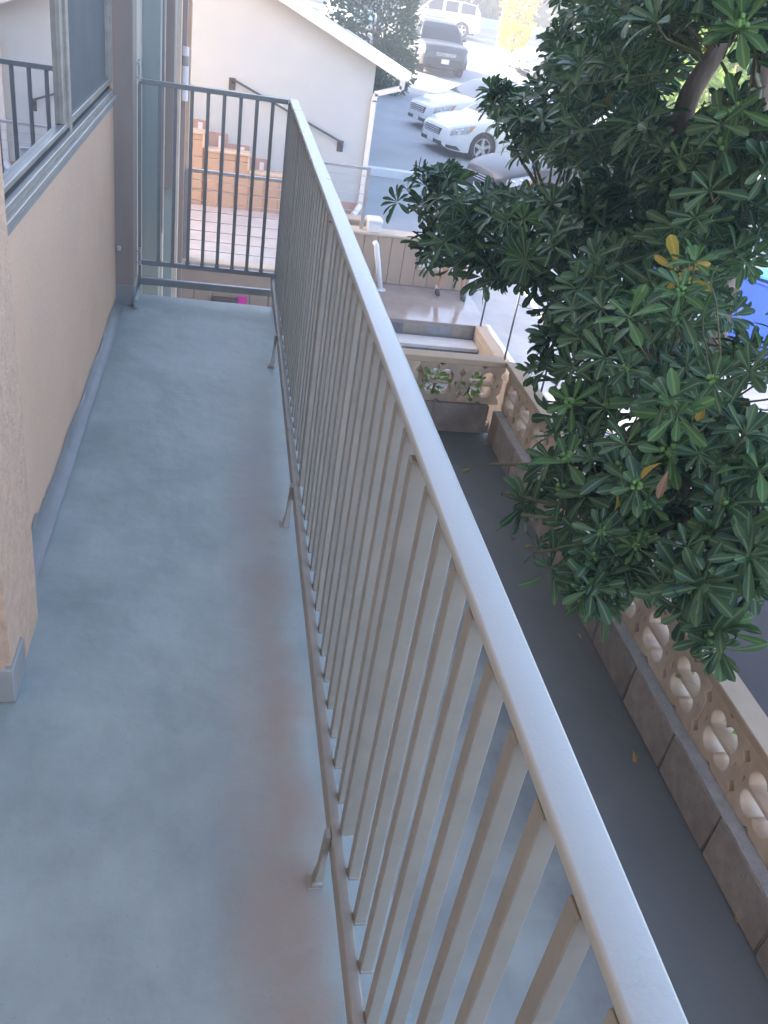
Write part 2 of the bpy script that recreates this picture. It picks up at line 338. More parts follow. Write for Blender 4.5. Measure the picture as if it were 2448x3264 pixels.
# one sheet to the horizon, with an opening where the stairs go down (x .4-3.12, y 5.35-9.9)
gm = MB()
xs = [-600, -60, -12, -.52, 3.12, 7, 14, 60, 600]; ys = [-400, -30, 5.35, 10.43, 14, 20, 30, 45, 60, 76, 120, 900]
for i in range(len(xs) - 1):
    for j in range(len(ys) - 1):
        if xs[i] == -.52 and ys[j] == 5.35: continue
        gm.add([(xs[a], ys[b], ground_z(ys[b])) for a, b in ((i, j), (i + 1, j), (i + 1, j + 1), (i, j + 1))], [(0, 1, 2, 3)])
struct(gm.build('ground', M['asphalt']))
# yard floor in the shade of the tree, and the pale concrete apron beyond it
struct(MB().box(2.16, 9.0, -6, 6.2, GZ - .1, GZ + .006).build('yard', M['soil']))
struct(MB().box(3.30, 9.0, 6.2, 13.6, GZ - .1, GZ + .012).build('apron', M['conc']))
struct(MB().box(-4, 3.12, 5.35, 10.43, -3.05, -3.0).build('lower_court', M['conc']))
# lower walkway between the balcony and the block wall
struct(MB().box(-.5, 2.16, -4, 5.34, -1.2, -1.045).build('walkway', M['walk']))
# far pavement across the road
fz = lambda y: ground_z(y)
pv = MB()
for (y0, y1) in ((58, 60), (60, 64)):
    pv.add([(-40, y0, fz(y0) + .14), (60, y0, fz(y0) + .14), (60, y1, fz(y1) + .14), (-40, y1, fz(y1) + .14), (-40, y0, fz(y0) - .1), (60, y0, fz(y0) - .1)], [(0, 1, 2, 3), (4, 5, 1, 0)])
struct(pv.build('pavement', M['kerb']))

# ---------------------------------------------------------------- the deck the camera stands on
WX = -.512            # building wall plane
dk = MB()
nx, ny = 14, 90
X0, X1, Y0, Y1 = -1.6, .412, -3.0, 4.60
def dz(x, y):
    z = .0025 * math.sin(2.3 * y + 1.1) * math.cos(5 * x) + .0015 * math.sin(7.7 * y + 3 * x) + .001 * math.sin(17 * x + 4 * y)
    return z
for j in range(ny + 1):
    for i in range(nx + 1):
        x = X0 + (X1 - X0) * i / nx; y = Y0 + (Y1 - Y0) * j / ny
        e = .004 * math.sin(9 * x + 2) if j == ny else 0
        dk.v.append((x, y + e, dz(x, y)))
for j in range(ny):
    for i in range(nx):
        a = j * (nx + 1) + i; dk.f.append((a, a + 1, a + nx + 2, a + nx + 1))
deck = struct(dk.build('deck', M['deck'], smooth=True))
MB().box(-1.6, .410, -3, 4.575, -.16, -.006).build('slab', M['deck'], deck)
# coating turned up the wall in a soft cove with a ragged upper edge
cv = MB(); n = 120
prof = [(.040, .0035), (.022, .007), (.010, .018), (.004, .04), (.0018, 1.0)]
for j in range(n + 1):
    y = 1.60 + (4.40 - 1.60) * j / n
    top = .050 + .012 * math.sin(3 * y) + .008 * math.sin(11 * y + 1) + random.uniform(-.004, .004) + (.03 if 2.15 < y < 2.32 else 0)
    for (dx, z) in prof: cv.v.append((WX + dx + random.uniform(-.001, .001), y, top if z == 1.0 else z))
for j in range(n):
    for i in range(4):
        a = j * 5 + i; cv.f.append((a, a + 1, a + 6, a + 5))
cv.build('cove', M['cove'], deck, smooth=True)
# raised lip by the gate post
MB().box(-.425, -.405, 4.36, 4.60, .002, .055, .006).build('curb', M['deck'], deck)

# ---------------------------------------------------------------- apartment building on the left
bld = thing('apartment_building', 'tan stucco apartment building with brown trim and a sliding window over the balcony', 'building', (-1.2, 3, 0))
def bpart(mb, name, m, **k): return reparent(mb.build(name, m, None, **k), bld)
sill_z = .995; win_y0, win_y1, win_top = 1.75, 4.33, 2.12
# stucco skin in pieces round the window opening
bpart(MB().box(-.66, WX, 1.60, 4.62, -.3, sill_z - .02), 'wall', M['stucco'])
bpart(MB().box(-.66, WX, win_y1 + .02, 4.62, sill_z - .02, win_top), 'wall', M['stucco'])
bpart(MB().box(-.66, WX, 1.60, 4.62, win_top, 6.6), 'wall', M['stucco'])
bpart(MB().box(-8, -.70, 1.62, 7.7, -2.2, 6.6), 'wall', M['stucco'])            # core
bpart(MB().box(-8, -1.35, -8, 1.60, -2.2, 6.6), 'wall', M['stucco'])            # recessed entrance behind the camera
bpart(MB().box(-.70, -.515, 4.62, 7.7, -2.2, 6.6), 'wall', M['cream'])
bpart(MB().box(-8, -.515, 7.7, 10.55, -2.2, 6.6), 'wall', M['stucco'])  # unseen upper part raised to full height to shade the foreground
bpart(MB().box(-8.3, -.40, -8.2, 10.9, 6.6, 6.85), 'roof', M['cap'])               # eaves high above
# pilaster by the entrance, rougher render, grey painted foot
pil = MB()
bm = bmesh.new(); bmesh.ops.create_cube(bm, size=1)
for v in bm.verts: v.co = Vector((-1.0 + v.co.x * 1.12, 1.765 + v.co.y * .33, 3.0 + v.co.z * 6.6))
bmesh.ops.bevel(bm, geom=[e for e in bm.edges if abs(e.verts[0].co.z - e.verts[1].co.z) > 1], offset=.012, segments=2, affect='EDGES')
pil.bm(bm)
bpart(pil, 'pilaster', M['stucco_rough'], smooth=True, angle=40)
bpart(MB().box(-1.55, -.432, 1.596, 1.72, .0, .105, .004), 'foot_band', M['grey_paint'])
# brown fin at the end of the balcony that carries the gate
fin = bpart(MB().box(-.53, -.425, 4.40, 4.585, -.3, 6.5, .004), 'fin', M['brown_trim'])
bpart(MB().box(-.53, -.421, 4.396, 4.589, .002, .11, .004), 'foot_band', M['cove'])
bpart(MB().box(-.505, -.485, 4.385, 4.40, .28, .305, .004), 'bracket', M['cream'])
# further fins, pipes and boards along the same wall, seen edge on
def strip(xr, y, z0, z1, m, name, th=.09): bpart(MB().box(-.53, xr, y, y + th, z0, z1, .005), name, M[m])
strip(at_y(510, 400, 5.9).x, 5.9, -2.2, 6.4, 'grey_green', 'panel', .12)
strip(at_y(522, 400, 6.5).x, 6.5, at_y(535, 745, 6.5).z, 6.4, 'brown_trim', 'fin')
strip(at_y(523, 400, 6.62).x, 6.62, -2.2, 6.4, 'cream', 'board')
strip(at_y(553, 400, 7.55).x, 7.55, at_y(555, 605, 7.55).z, 6.4, 'brown_trim', 'fin')
strip(at_y(556, 400, 7.68).x, 7.68, -2.2, 1.5, 'grey_green', 'board')
strip(at_y(573, 400, 8.9).x, 8.9, -2.2, 1.5, 'cream', 'board')
strip(at_y(590, 400, 9.9).x, 9.9, -2.2, 1.5, 'brown_trim', 'fin')
strip(at_y(603, 400, 10.45).x, 10.45, -2.2, 1.5, 'cap', 'corner_board', .1)
# white tube lamp fixed to the fin
p0 = at_y(592, 150, 9.8); p1 = at_y(583, 322, 9.8)
tl = bpart(MB().tube([(p0.x, 9.84, p1.z), (p0.x, 9.84, p0.z)], .034, 14), 'tube_lamp', M['lamp_tube'], smooth=True, angle=40)
lm = MB().tube([(p0.x, 9.84, p0.z - .17), (p0.x, 9.84, p0.z - .08)], .036, 14).build('end_cap', M['grey_paint']); lm.parent = tl

# window: painted surround, aluminium sliding frame, fixed mirror-like pane, insect screen
win = bpart(MB().box(WX - .002, WX + .006, 1.9, win_y1 + .035, sill_z - .052, sill_z - .0185), 'window', M['grey_paint'])
def wpart(mb, name, m, **k):
    o = mb.build(name, m, None, **k); o.parent = win; return o
wpart(MB().box(WX - .09, WX + .022, 1.9, win_y1, sill_z - .018, sill_z - .003, .002), 'sill', M['alu'])
wpart(MB().box(WX - .05, WX + .010, 1.9, win_y1, sill_z - .003, sill_z + .020, .002), 'track', M['alu'])
wpart(MB().box(WX - .04, WX - .010, 1.9, win_y1 - .02, sill_z + .020, sill_z + .045, .002), 'track', M['alu'])
wpart(MB().box(WX - .0095, WX - .006, 1.9, win_y1, sill_z + .0205, sill_z + .030), 'seal', M['dark_gap'])
wpart(MB().box(WX - .07, WX + .004, win_y1 - .03, win_y1 + .022, sill_z + .045, win_top, .003), 'frame', M['alu'])
ym = 3.24
wpart(MB().box(WX - .030, WX - .012, ym - .060, ym - .012, sill_z + .045, win_top, .003), 'stile', M['alu'])
wpart(MB().box(WX - .024, WX - .002, ym - .006, ym + .030, sill_z + .013, win_top, .003), 'stile', M['alu'])
wpart(MB().box(WX - .028, WX - .0145, ym - .012, ym - .006, sill_z + .046, win_top), 'seal', M['dark_gap'])
wpart(MB().box(WX - .032, WX - .027, 1.9, ym - .060, sill_z + .04, win_top), 'pane', M['glass'])
wpart(MB().box(WX - .020, WX - .016, ym + .028, win_y1 - .03, sill_z + .04, win_top), 'insect_screen', M['screen_mesh'])
wpart(MB().box(WX - .022, WX - .002, ym + .028, win_y1 - .03, sill_z + .0455, sill_z + .062, .002), 'screen_frame', M['alu'])
wpart(MB().box(WX - .022, WX - .002, win_y1 - .052, win_y1 - .0305, sill_z + .0625, win_top, .002), 'screen_frame', M['alu'])

# ---------------------------------------------------------------- balcony railing
RT = 1.04
rl = thing('balcony_railing', 'long taupe metal balcony railing with square balusters and a flat pale handrail', 'railing', (.30, 2.0, 0))
def rp(mb, name, m, **k): return reparent(mb.build(name, m, None, **k), rl)
def wavy_bar(x0, x1, z0, z1, ya, yb, n=60, amp=.0012, bev=.004):
    """long painted flat bar with rounded arrises and slight waviness"""
    pr = [(x0 + bev, z0), (x1 - bev, z0), (x1 - bev * .3, z0 + bev * .3), (x1, z0 + bev), (x1, z1 - bev), (x1 - bev * .3, z1 - bev * .3), (x1 - bev, z1),
          (x0 + bev, z1), (x0 + bev * .3, z1 - bev * .3), (x0, z1 - bev), (x0, z0 + bev), (x0 + bev * .3, z0 + bev * .3)]
    m = MB(); k = len(pr)
    for j in range(n + 1):
        y = ya + (yb - ya) * j / n; ox = amp * math.sin(1.9 * y + .5); oz = amp * math.sin(2.7 * y + 2)
        for (x, z) in pr: m.v.append((x + ox, y, z + oz))
    for j in range(n):
        for i in range(k): m.f.append((j * k + i, j * k + (i + 1) % k, (j + 1) * k + (i + 1) % k, (j + 1) * k + i))
    m.f.append(tuple(range(k))[::-1]); m.f.append(tuple(n * k + i for i in range(k)))
    return m
rp(wavy_bar(.2885, .333, RT - .016, RT, -2.0, 4.632), 'handrail', M['hand'], smooth=True, angle=50)
rp(wavy_bar(.301, .321, RT - .026, RT - .0165, -2.0, 4.62, bev=.002), 'channel', M['rail'], smooth=True, angle=50)
rp(wavy_bar(.268, .291, .112, .160, -2.0, 4.62, bev=.004), 'bottom_rail', M['rail'], smooth=True, angle=50)
bal = MB().box(-.0112, .0112, -.0112, .0112, .150, RT - .0255, .0018)
# weld collars top and bottom
bal.box(-.0128, .0125, -.0128, .0128, .147, .158, .003)
balm = bal.mesh('baluster', M['rail'])
posts = [-.257, 1.085, 2.427, 3.769]
PY = .08947
k = -22
for i in range(-14, 54):
    y = 1.085 + i * PY
    if y > 4.56 or any(abs(y - p) < .03 for p in posts): continue
    o = link('baluster', balm, rl, rl.matrix_basis.inverted() @ Matrix.Translation((.3042 + random.uniform(-.0008, .0008), y + random.uniform(-.002, .002), 0)) @ Matrix.Rotation(random.uniform(-.012, .012), 4, 'Z'))
for y in posts:
    po = rp(MB().box(.2865, .3165, y - .0115, y + .0115, .161, RT - .0262, .002), 'post', M['rail'])
    def sub(mb, name, m=M['rail'], **kk):
        o = mb.build(name, m, None, **kk); o.parent = po; return o
    leg = MB().prism([(.2675, .158), (.2585, .158), (.254, .05), (.246, .002), (.2675, .002)], y - .0122, y + .0122, 'xz')
    sub(leg, 'foot')
    sub(MB().box(.237, .269, y - .017, y + .017, .0005, .0045, .001), 'base_plate')
    bm = bmesh.new(); bmesh.ops.create_icosphere(bm, subdivisions=2, radius=.0105)
    for v in bm.verts: v.co = Vector((.254 + v.co.x * 1.2, y - .013 + v.co.y * .5, .010 + v.co.z * .75 + .003 * math.sin(90 * v.co.x + y * 7)))
    sub(MB().bm(bm), 'weld', M['rail'], smooth=True)
rp(MB().box(.286, .320, 4.602, 4.636, -.02, RT - .0165, .003), 'post', M['gate'])

# ---------------------------------------------------------------- gate at the end of the balcony
gt = thing('gate', 'grey metal gate with thin vertical bars closing the end of the balcony', 'gate', (-.41, 4.6, 0))
def gp(mb, name, m='gate', **k): return reparent(mb.build(name, M[m], None, **k), gt)
GYa, GYb = 4.592, 4.612
gp(MB().box(-.418, .284, GYa - .004, GYb + .004, 1.018, 1.040, .002), 'top_rail')
gp(MB().box(-.418, .284, GYa, GYb, .160, .184, .002), 'bottom_rail')
gp(MB().box(-.418, .284, GYa - .004, GYb + .004, .056, .092, .003), 'kick_rail')
gp(MB().box(-.4215, -.4065, GYa - .002, GYb + .002, .02, 1.0175, .002), 'stile')
gbm = MB().box(-.0085, .0085, -.0085, .0085, .184, 1.018, .001).box(-.011, .011, -.011, .011, .182, .200, .004).mesh('gate_bar', M['gate'])
for px in (511, 560, 613, 665, 717, 770, 822, 873):
    x = at_y(px, 300, 4.6).x
    link('bar', gbm, gt, gt.matrix_basis.inverted() @ Matrix.Translation((x, 4.602, 0)) @ Matrix.Rotation(random.uniform(-.03, .03), 4, 'Z'))
for z in (.205, 1.075):
    h = MB().tube([(-.412, 4.588, z - .045), (-.412, 4.588, z + .045)], .0075, 10)
    for q in (-.03, .03): h.tube([(-.4165, 4.580, z + q), (-.4165, 4.571, z + q)], .008, 8)
    gp(h, 'hinge', 'steel')

# ---------------------------------------------------------------- block walls of the lower walkway
def screen_mesh(name, w, h, t, m):
    """pierced decorative block: quatrefoil opening, corner diamonds, slits; lies in local XZ, thickness along Y"""
    cu = bpy.data.curves.new(name, 'CURVE'); cu.dimensions = '2D'; cu.fill_mode = 'BOTH'; cu.extrude = t / 2 - .004; cu.bevel_depth = .004; cu.bevel_resolution = 1
    def spl(pts):
        s = cu.splines.new('POLY'); s.points.add(len(pts) - 1)
        for q, (a, b) in zip(s.points, pts): q.co = (a, b, 0, 1)
        s.use_cyclic_u = True
    e = .0045; X = w / 2 - e; Z = h / 2 - e; nz_, nd = .085 * h / .3, .026
    def notch(x, sgn, zs): return [(x, zs - sgn * .030), (x - math.copysign(nd, x), zs), (x, zs + sgn * .030)]
    right = [(X, -Z)] + notch(X, 1, -nz_) + notch(X, 1, nz_) + [(X, Z)]
    left = [(-X, Z)] + notch(-X, -1, nz_) + notch(-X, -1, -nz_) + [(-X, -Z)]
    spl(right + [(.026, Z), (0, Z - .020), (-.026, Z)] + left + [(-.026, -Z), (0, -Z + .020), (.026, -Z)])
    q = []
    for i in range(72):
        a = 2 * math.pi * i / 72
        r = .078 + .046 * abs(math.cos(2 * a)) ** .8
        q.append((r * math.cos(a + math.pi / 4) * w / .3 * .92, r * math.sin(a + math.pi / 4) * h / .3 * 1.02))
    q = q[::-1]
    # a slim web splits the opening into an upper and a lower pair of lobes
    spl([(a, max(b, .006)) for a, b in q if b > -.004]); spl([(a, min(b, -.006)) for a, b in q if b < .004])
    for sx in (-1, 1):
        cx = sx * w * .385; spl([(cx - .010, 0), (cx, .034), (cx + .010, 0), (cx, -.034)])
    ob = bpy.data.objects.new('tmp', cu); col.objects.link(ob)
    dg = bpy.context.evaluated_depsgraph_get(); me = bpy.data.meshes.new_from_object(ob.evaluated_get(dg)); bpy.data.objects.remove(ob)
    me.name = name; me.materials.clear(); me.materials.append(m)
    rot = Matrix.Rotation(math.pi / 2, 4, 'X'); me.transform(rot)
    return me
SH = .285; SW = .3048
scr = screen_mesh('screen_block', SW, SH, .092, M['screen'])
BLK = .4064
def block_mesh(name, l, h, t, m, bev=.006, seed=0):
    bm = bmesh.new(); bmesh.ops.create_cube(bm, size=1); rr = random.Random(seed)
    for v in bm.verts: v.co = Vector((v.co.x * l, v.co.y * t, v.co.z * h))
    bmesh.ops.bevel(bm, geom=bm.edges[:], offset=bev, segments=2, affect='EDGES')
    for v in bm.verts: v.co += Vector([rr.uniform(-.0016, .0016) for _ in range(3)])
    return MB().bm(bm).mesh(name, m)
blk = [block_mesh('base_block', BLK - .009, .213, .20, M['block'], seed=s) for s in range(4)]
BX = 1.915
sw = thing('screen_block_wall', 'pierced tan block wall on a course of grey blocks beside the lower walkway', 'wall', (2.0, 2.5, -1.045))
def swp(o): return reparent(o, sw)
y = 3.074 + BLK / 2 + 5 * BLK
idx = 0
while y > -1.0:
    if y < 5.25:
        l = BLK
        o = link('base_block', blk[idx % 4]); o.matrix_basis = Matrix.Translation((BX + .10 + random.uniform(-.002, .002), y, -.9365)) @ Matrix.Rotation(math.pi / 2, 4, 'Z'); swp(o)
    idx += 1; y -= BLK
# mortar bed on top of the blocks, slightly uneven
mo = MB(); n = 150
for j in range(n + 1):
    yy = -1.0 + 6.25 * j / n
    a = BX + .008 + random.uniform(-.003, .003)
    mo.v += [(a, yy, -.831), (a + .004, yy, -.825 + random.uniform(-.0015, .0015)), (BX + .20, yy, -.825), (BX + .20, yy, -.831)]
for j in range(n):
    for i in range(3): q = j * 4 + i; mo.f.append((q, q + 1, q + 5, q + 4))
swp(mo.build('mortar_bed', M['block_top'], smooth=True))
swp(MB().box(BX + .012, BX + .19, -1.0, 5.28, -1.044, -.84).build('mortar', M['joint']))
y = 5.30 - SW / 2 - .01; SX = BX + .060 + .046
while y > -.9:
    o = link('screen_block', scr); o.matrix_basis = Matrix.Translation((SX + random.uniform(-.002, .002), y, -.8235 + SH / 2)) @ Matrix.Rotation(math.pi / 2 + (math.pi if random.random() < .5 else 0) + random.uniform(-.006, .006), 4, 'Z'); swp(o); y -= SW
CZ = -.8235 + SH
yy = 5.36; cl = 1.2
while yy > -.9:
    swp(MB().box(SX - .056 + random.uniform(-.001, .001), SX + .056, yy - cl + .003, yy, CZ + .0015, CZ + .040, .004).build('cap', M['cap'])); yy -= cl
# wall across the end of the walkway
cw = thing('end_block_wall', 'short pierced tan block wall closing the end of the lower walkway', 'wall', (1.2, 5.4, -1.045))
def cwp(o): return reparent(o, cw)
x = BX - .01 - BLK / 2; i = 0
while x > -.5:
    o = link('base_block', blk[(i + 2) % 4]); o.matrix_basis = Matrix.Translation((x, 5.315 + .10, -.9365)); cwp(o); x -= BLK; i += 1
cwp(MB().box(-.5, BX - .008, 5.325, 5.5, -1.044, -.832).build('mortar', M['joint']))
x = SX - .048 - SW / 2
while x > -.5:
    o = link('screen_block', scr); o.matrix_basis = Matrix.Translation((x, 5.35 + .046, -.8275 + SH / 2)); cwp(o); x -= SW
cwp(MB().box(-.5, SX - .058, 5.34, 5.452, CZ - .002, CZ + .040, .004).build('cap', M['cap']))
# ================================================================== BEYOND THE GATE
def tiles(parent, fr, x0, x1, z0, z1, w, h, y, m, name='block', dep=.03, prof=None, gap=.006, off=0):
    """stacked square blocks on a wall face that looks towards -y; prof(x) gives the local top"""
    cache = {}
    x = x0 + off
    while x < x1 - .02:
        xe = min(x + w, x1); top = prof((x + xe) / 2) if prof else z1
        z = z0
        while z < top - .02:
            ze = min(z + h, top); key = (round(xe - x, 3), round(ze - z, 3))
            if key not in cache: cache[key] = MB().box(-(xe - x) / 2 + gap / 2, (xe - x) / 2 - gap / 2, -dep, 0, -(ze - z) / 2 + gap / 2, (ze - z) / 2 - gap / 2, .003).mesh(name, m)
            o = link(name, cache[key]); o.matrix_basis = Matrix.Translation(((x + xe) / 2, y + random.uniform(-.0015, .0015), (z + ze) / 2)); reparent(o, parent)
            z = ze
        x = xe
# -- landing and stairs
LZ = -1.845
struct(MB().box(1.2, 3.34, 9.90, 11.27, LZ - .25, LZ, .006).build('landing', M['landing']))
st = thing('stairs', 'concrete stairs with slate tiled risers going down from the landing', 'stairs', (2.2, 9.5, -3.0))
slm = [M['slate1'], M['slate2'], M['slate1'], M['slate4'], M['slate2'], M['slate3']]
rs = .172; td = .315
for k in range(6):
    y1 = 9.895 - k * td; zt = LZ - k * rs
    if k > 0: reparent(MB().box(1.2, 3.12, y1 - .02 + .0, y1 + td - .028, zt - .045, zt, .006).build('tread', M['conc']), st)
    reparent(MB().box(1.2, 3.12, y1 + .012, y1 + td - .03, zt - rs - .2, zt - .047).build('core', M['conc']), st)
    x = 3.115; i = k * 2
    tm = {}
    while x > 1.25:
        w = .30
        mm = slm[(i * 7 + k * 3) % 6]
        if k == 1 and x > 2.5: mm = M['slate4']
        o = MB().box(x - w + .006, x, y1, y1 + .011, zt - rs + .003, zt - .048, .002).build('riser_tile', mm); reparent(o, st); x -= w; i += 1
ck = thing('cheek_wall', 'ochre cheek wall with white curb on the right of the stairs', 'wall', (3.2, 9, GZ))
reparent(MB().box(3.125, 3.245, 5.4, 9.895, -3.0, LZ + .015, .01).build('wall', M['tan_block']), ck)
reparent(MB().box(3.25, 3.31, 5.4, 9.9, GZ - .05, LZ + .035, .01).build('curb', M['white']), ck)
hr = thing('stair_railing', 'white pipe handrail on thin posts beside the stairs', 'railing', (3.18, 9, LZ))
reparent(MB().tube([(3.18, 7.2, -1.08), (3.18, 7.9, -1.03), (3.18, 9.25, -.90), (3.18, 10.0, -.86)], .026, 10).build('handrail', M['white'], smooth=True), hr)
for y in (7.5, 8.75, 9.87): reparent(MB().tube([(3.18, y, LZ + .012), (3.18, y, -.99 + (y - 8.3) * .09 - .02)], .011, 8).build('post', M['iron'], smooth=True), hr)
h2 = thing('landing_handrail', 'white round handrail post standing on the left of the landing', 'handrail', (2.1, 10.95, LZ))
a = at_y(1213, 918, 10.95); b = at_y(1200, 782, 10.95)
reparent(MB().tube([(a.x, 10.95, LZ), (b.x, 10.95, b.z), (b.x - .02, 10.99, b.z + .03)], .035, 12).build('post', M['white'], smooth=True), h2)
reparent(MB().lathe([(.0, .012), (.07, .012), (.07, 0)], 14, (a.x, 10.95, LZ + .001)).build('base_plate', M['white']), h2)

# -- retaining wall behind the landing
TW = .184
wallx = thing('retaining_wall', 'ochre painted block retaining wall with a pale cap behind the landing', 'wall', (2.4, 11.4, LZ))
def prof_r(x): return -1.235 if x < 2.56 else -1.615
reparent(MB().box(1.2, 2.56, 11.29, 11.50, -2.2, -1.236).build('core', M['joint']), wallx)
reparent(MB().box(2.56, 3.34, 11.29, 11.50, -2.2, -1.616).build('core', M['joint']), wallx)
tiles(wallx, None, 1.0, 3.34, LZ, -1.2, TW, .62, 11.29, M['tan_block'], 'block', prof=prof_r, off=.085)
reparent(MB().box(1.0, 2.575, 11.245, 11.53, -1.234, -1.20, .006).build('cap', M['tan_cap']), wallx)
reparent(MB().box(2.5765, 3.34, 11.245, 11.53, -1.614, -1.585, .006).build('cap', M['tan_cap']), wallx)
pr = thing('white_pier', 'small white capped pier standing on the ochre retaining wall', 'pier', (2.0, 11.4, -1.2))
c0 = at_y(1172, 735, 11.3); c1 = at_y(1212, 735, 11.3)
reparent(MB().box(c0.x, c1.x, 11.28, 11.48, -1.198, -1.085, .006).build('body', M['white']), pr)
reparent(MB().box(c0.x - .015, c1.x + .02, 11.26, 11.50, -1.0845, -1.035, .014).build('cap', M['white']), pr)
tag(MB().box(2.60, 2.88, 11.27, 11.50, -1.583, -1.43, .01).build('white_block', M['white']), 'white painted block on the low step of the ochre wall', 'block')

# -- platform beyond the gate
PZ = -1.63
struct(MB().box(-3, 1.66, 10.50, 13.5, PZ - .3, PZ, .006).build('platform', M['conc']))
pw = thing('platform_wall', 'ochre block wall with a pale ledge under the concrete platform', 'wall', (.6, 10.4, -3))
reparent(MB().box(-3, 1.70, 10.42, 10.495, -3, PZ + .03).build('core', M['joint']), pw)
reparent(MB().box(-3, 1.72, 10.36, 10.56, PZ + .031, PZ + .085, .008).build('ledge', M['tan_cap']), pw)
reparent(MB().box(-3, 1.70, 10.396, 10.419, PZ - .22, PZ + .029, .003).build('band', M['tan_block']), pw)
tiles(pw, None, -1.2, 1.70, -3.0, PZ - .225, .224, .29, 10.419, M['tan_block'], 'block', dep=.03)
nz_ = at_y(771, 957, 10.38)
tag(MB().box(nz_.x - .055, nz_.x + .055, 10.365, 10.371, nz_.z - .06, nz_.z + .05).build('notice', M['pink']), 'bright pink card stuck on the ochre platform wall', 'notice')
bx = thing('utility_box', 'dark brown metal utility box on the ochre platform wall', 'box', (.1, 10.3, -2))
q0 = at_y(682, 945, 10.36); q1 = at_y(760, 960, 10.36)
reparent(MB().box(q0.x, q1.x, 10.29, 10.389, q0.z - .35, q0.z, .006).build('case', M['dark_box']), bx)
reparent(MB().box(q0.x + .15, q0.x + .20, 10.28, 10.2895, q0.z - .12, q0.z - .09, .002).build('latch', M['steel']), bx)

def cable_rail(name, label, x0, x1, y, zt, zb, posts_, n, m_post='steel', brk=False, top_w=.05):
    t = thing(name, label, 'railing', ((x0 + x1) / 2, y, zb))
    reparent(MB().box(x0, x1, y - top_w / 2, y + top_w / 2, zt - .03, zt, .004).build('top_rail', M['steel']), t)
    for px_ in posts_: reparent(MB().box(px_ - .024, px_ + .024, y - .024, y + .024, zb, zt - .031, .003).build('post', M[m_post]), t)
    g = (zt - zb) / (n + 1)
    for i in range(1, n + 1):
        z = zt - i * g
        reparent(MB().tube([(x0 + .01, y, z), ((x0 + x1) / 2, y, z - .004), (x1 - .01, y, z)], .0045, 6).build('cable', M['steel'], smooth=True), t)
    return t
zt1 = at_y(583, 530, 10.5).z
cable_rail('cable_railing', 'steel cable railing along the near edge of the concrete platform', -.47, 1.12, 10.46, zt1, PZ + .086, (-.42, 1.08), 8)
zt2 = at_y(1178, 534, 11.4).z; xr = at_y(1176, 540, 11.4).x
cable_rail('cable_railing', 'steel cable railing with a corner post on the ochre retaining wall', .9, xr + .025, 11.4, zt2, -1.199, (.95, xr), 6)

# -- stepped wall and stairs by the white house
HY = 14.7
sy = 13.46
steps = []     # (x_right, top z) from the stepped caps
for (pr_, pz_) in (((790, 600), (700, 600)), ((1300, 850), (1000, 825)), ):
    pass
K = 470 / 1659.
def g5(p): return 430 + p[0] * K, 250 + p[1] * K
S1 = at_y(*g5((790, 600)), sy); S2 = at_y(*g5((1300, 850)), sy); S3 = at_y(*g5((1659, 1092)), sy)
lev = [S1.z, S2.z, S3.z, S3.z - (S2.z - S3.z), S3.z - 2 * (S2.z - S3.z)]
run = S2.x - S1.x
def prof_s(x):
    k = 0 if x < S1.x else 1 + int((x - S1.x) // run)
    return lev[min(k, 4)] - .04
pl = thing('stepped_wall', 'stepped ochre block wall with pale caps in front of the white house stairs', 'wall', (.6, 13.6, PZ))
px_ = -3.0
bounds = [-3.0, S1.x, S2.x, S2.x + run, S2.x + 2 * run, 2.35]
for k in range(5):
    a, b = bounds[k], min(bounds[k + 1], 2.35)
    reparent(MB().box(a, b, 13.50, 13.62, PZ - .3, lev[k] - .041).build('core', M['joint']), pl)
    tiles(pl, None, max(a, -1.0), b, PZ, lev[k] - .04, .224, .225, 13.50, M['tan_block'], 'block')
    reparent(MB().box(a, b - .002, 13.44, 13.66, lev[k] - .039, lev[k], .006).build('cap', M['tan_cap']), pl)
    if k < 4: reparent(MB().box(b - .035, b - .002, 13.452, 13.65, lev[k + 1] + .002, lev[k] - .041, .004).build('cap_return', M['tan_cap']), pl)

# -- white house
hs = thing('white_house', 'white stucco house with a grey shingle gable roof and white gutter', 'house', (-2, 18, GZ))
def hp(mb, name, m, **k): return reparent(mb.build(name, M[m], None, **k), hs)
e0 = at_y(925, 0, HY); e1 = at_y(1250, 216, HY); sl = (e0.z - e1.z) / (e1.x - e0.x)
hx = at_y(1190, 282, HY).x
rz = lambda x: e1.z + sl * (e1.x - x)
xl = -9.0; ridge = -3.4
hp(MB().prism([(xl, -2.3), (hx, -2.3), (hx, rz(hx)), (ridge, rz(ridge)), (xl, rz(ridge) - sl * (ridge - xl))], HY, 23.2, 'xz'), 'wall', 'white_wall')
ee = at_y(1278, 222, HY).x
# roof planes with courses of shingles
rf = MB(); th = .06
rf.prism([(ee, rz(ee) + .005), (ee, rz(ee) + th), (ridge, rz(ridge) + th), (ridge, rz(ridge) + .005)], HY - .28, 23.5, 'xz')
rf.prism([(ridge, rz(ridge) + .005), (ridge, rz(ridge) + th), (xl - .5, rz(ridge) - sl * (ridge - xl + .5) + th), (xl - .5, rz(ridge) - sl * (ridge - xl + .5))], HY - .28, 23.5, 'xz')
roof = hp(rf, 'roof', 'shingle')
sh = MB(); nrow = 26; L = (ee - ridge)
for i in range(nrow):
    xa = ee - L * i / nrow + .02; xb = xa - L / nrow - .02
    sh.add([(xa, HY - .27, rz(xa) + th + .020), (xa, 23.49, rz(xa) + th + .020), (xb, 23.49, rz(xb) + th + .004), (xb, HY - .27, rz(xb) + th + .004), (xa, HY - .27, rz(xa) + th), (xa, 23.49, rz(xa) + th)], [(0, 1, 2, 3), (4, 5, 1, 0)])
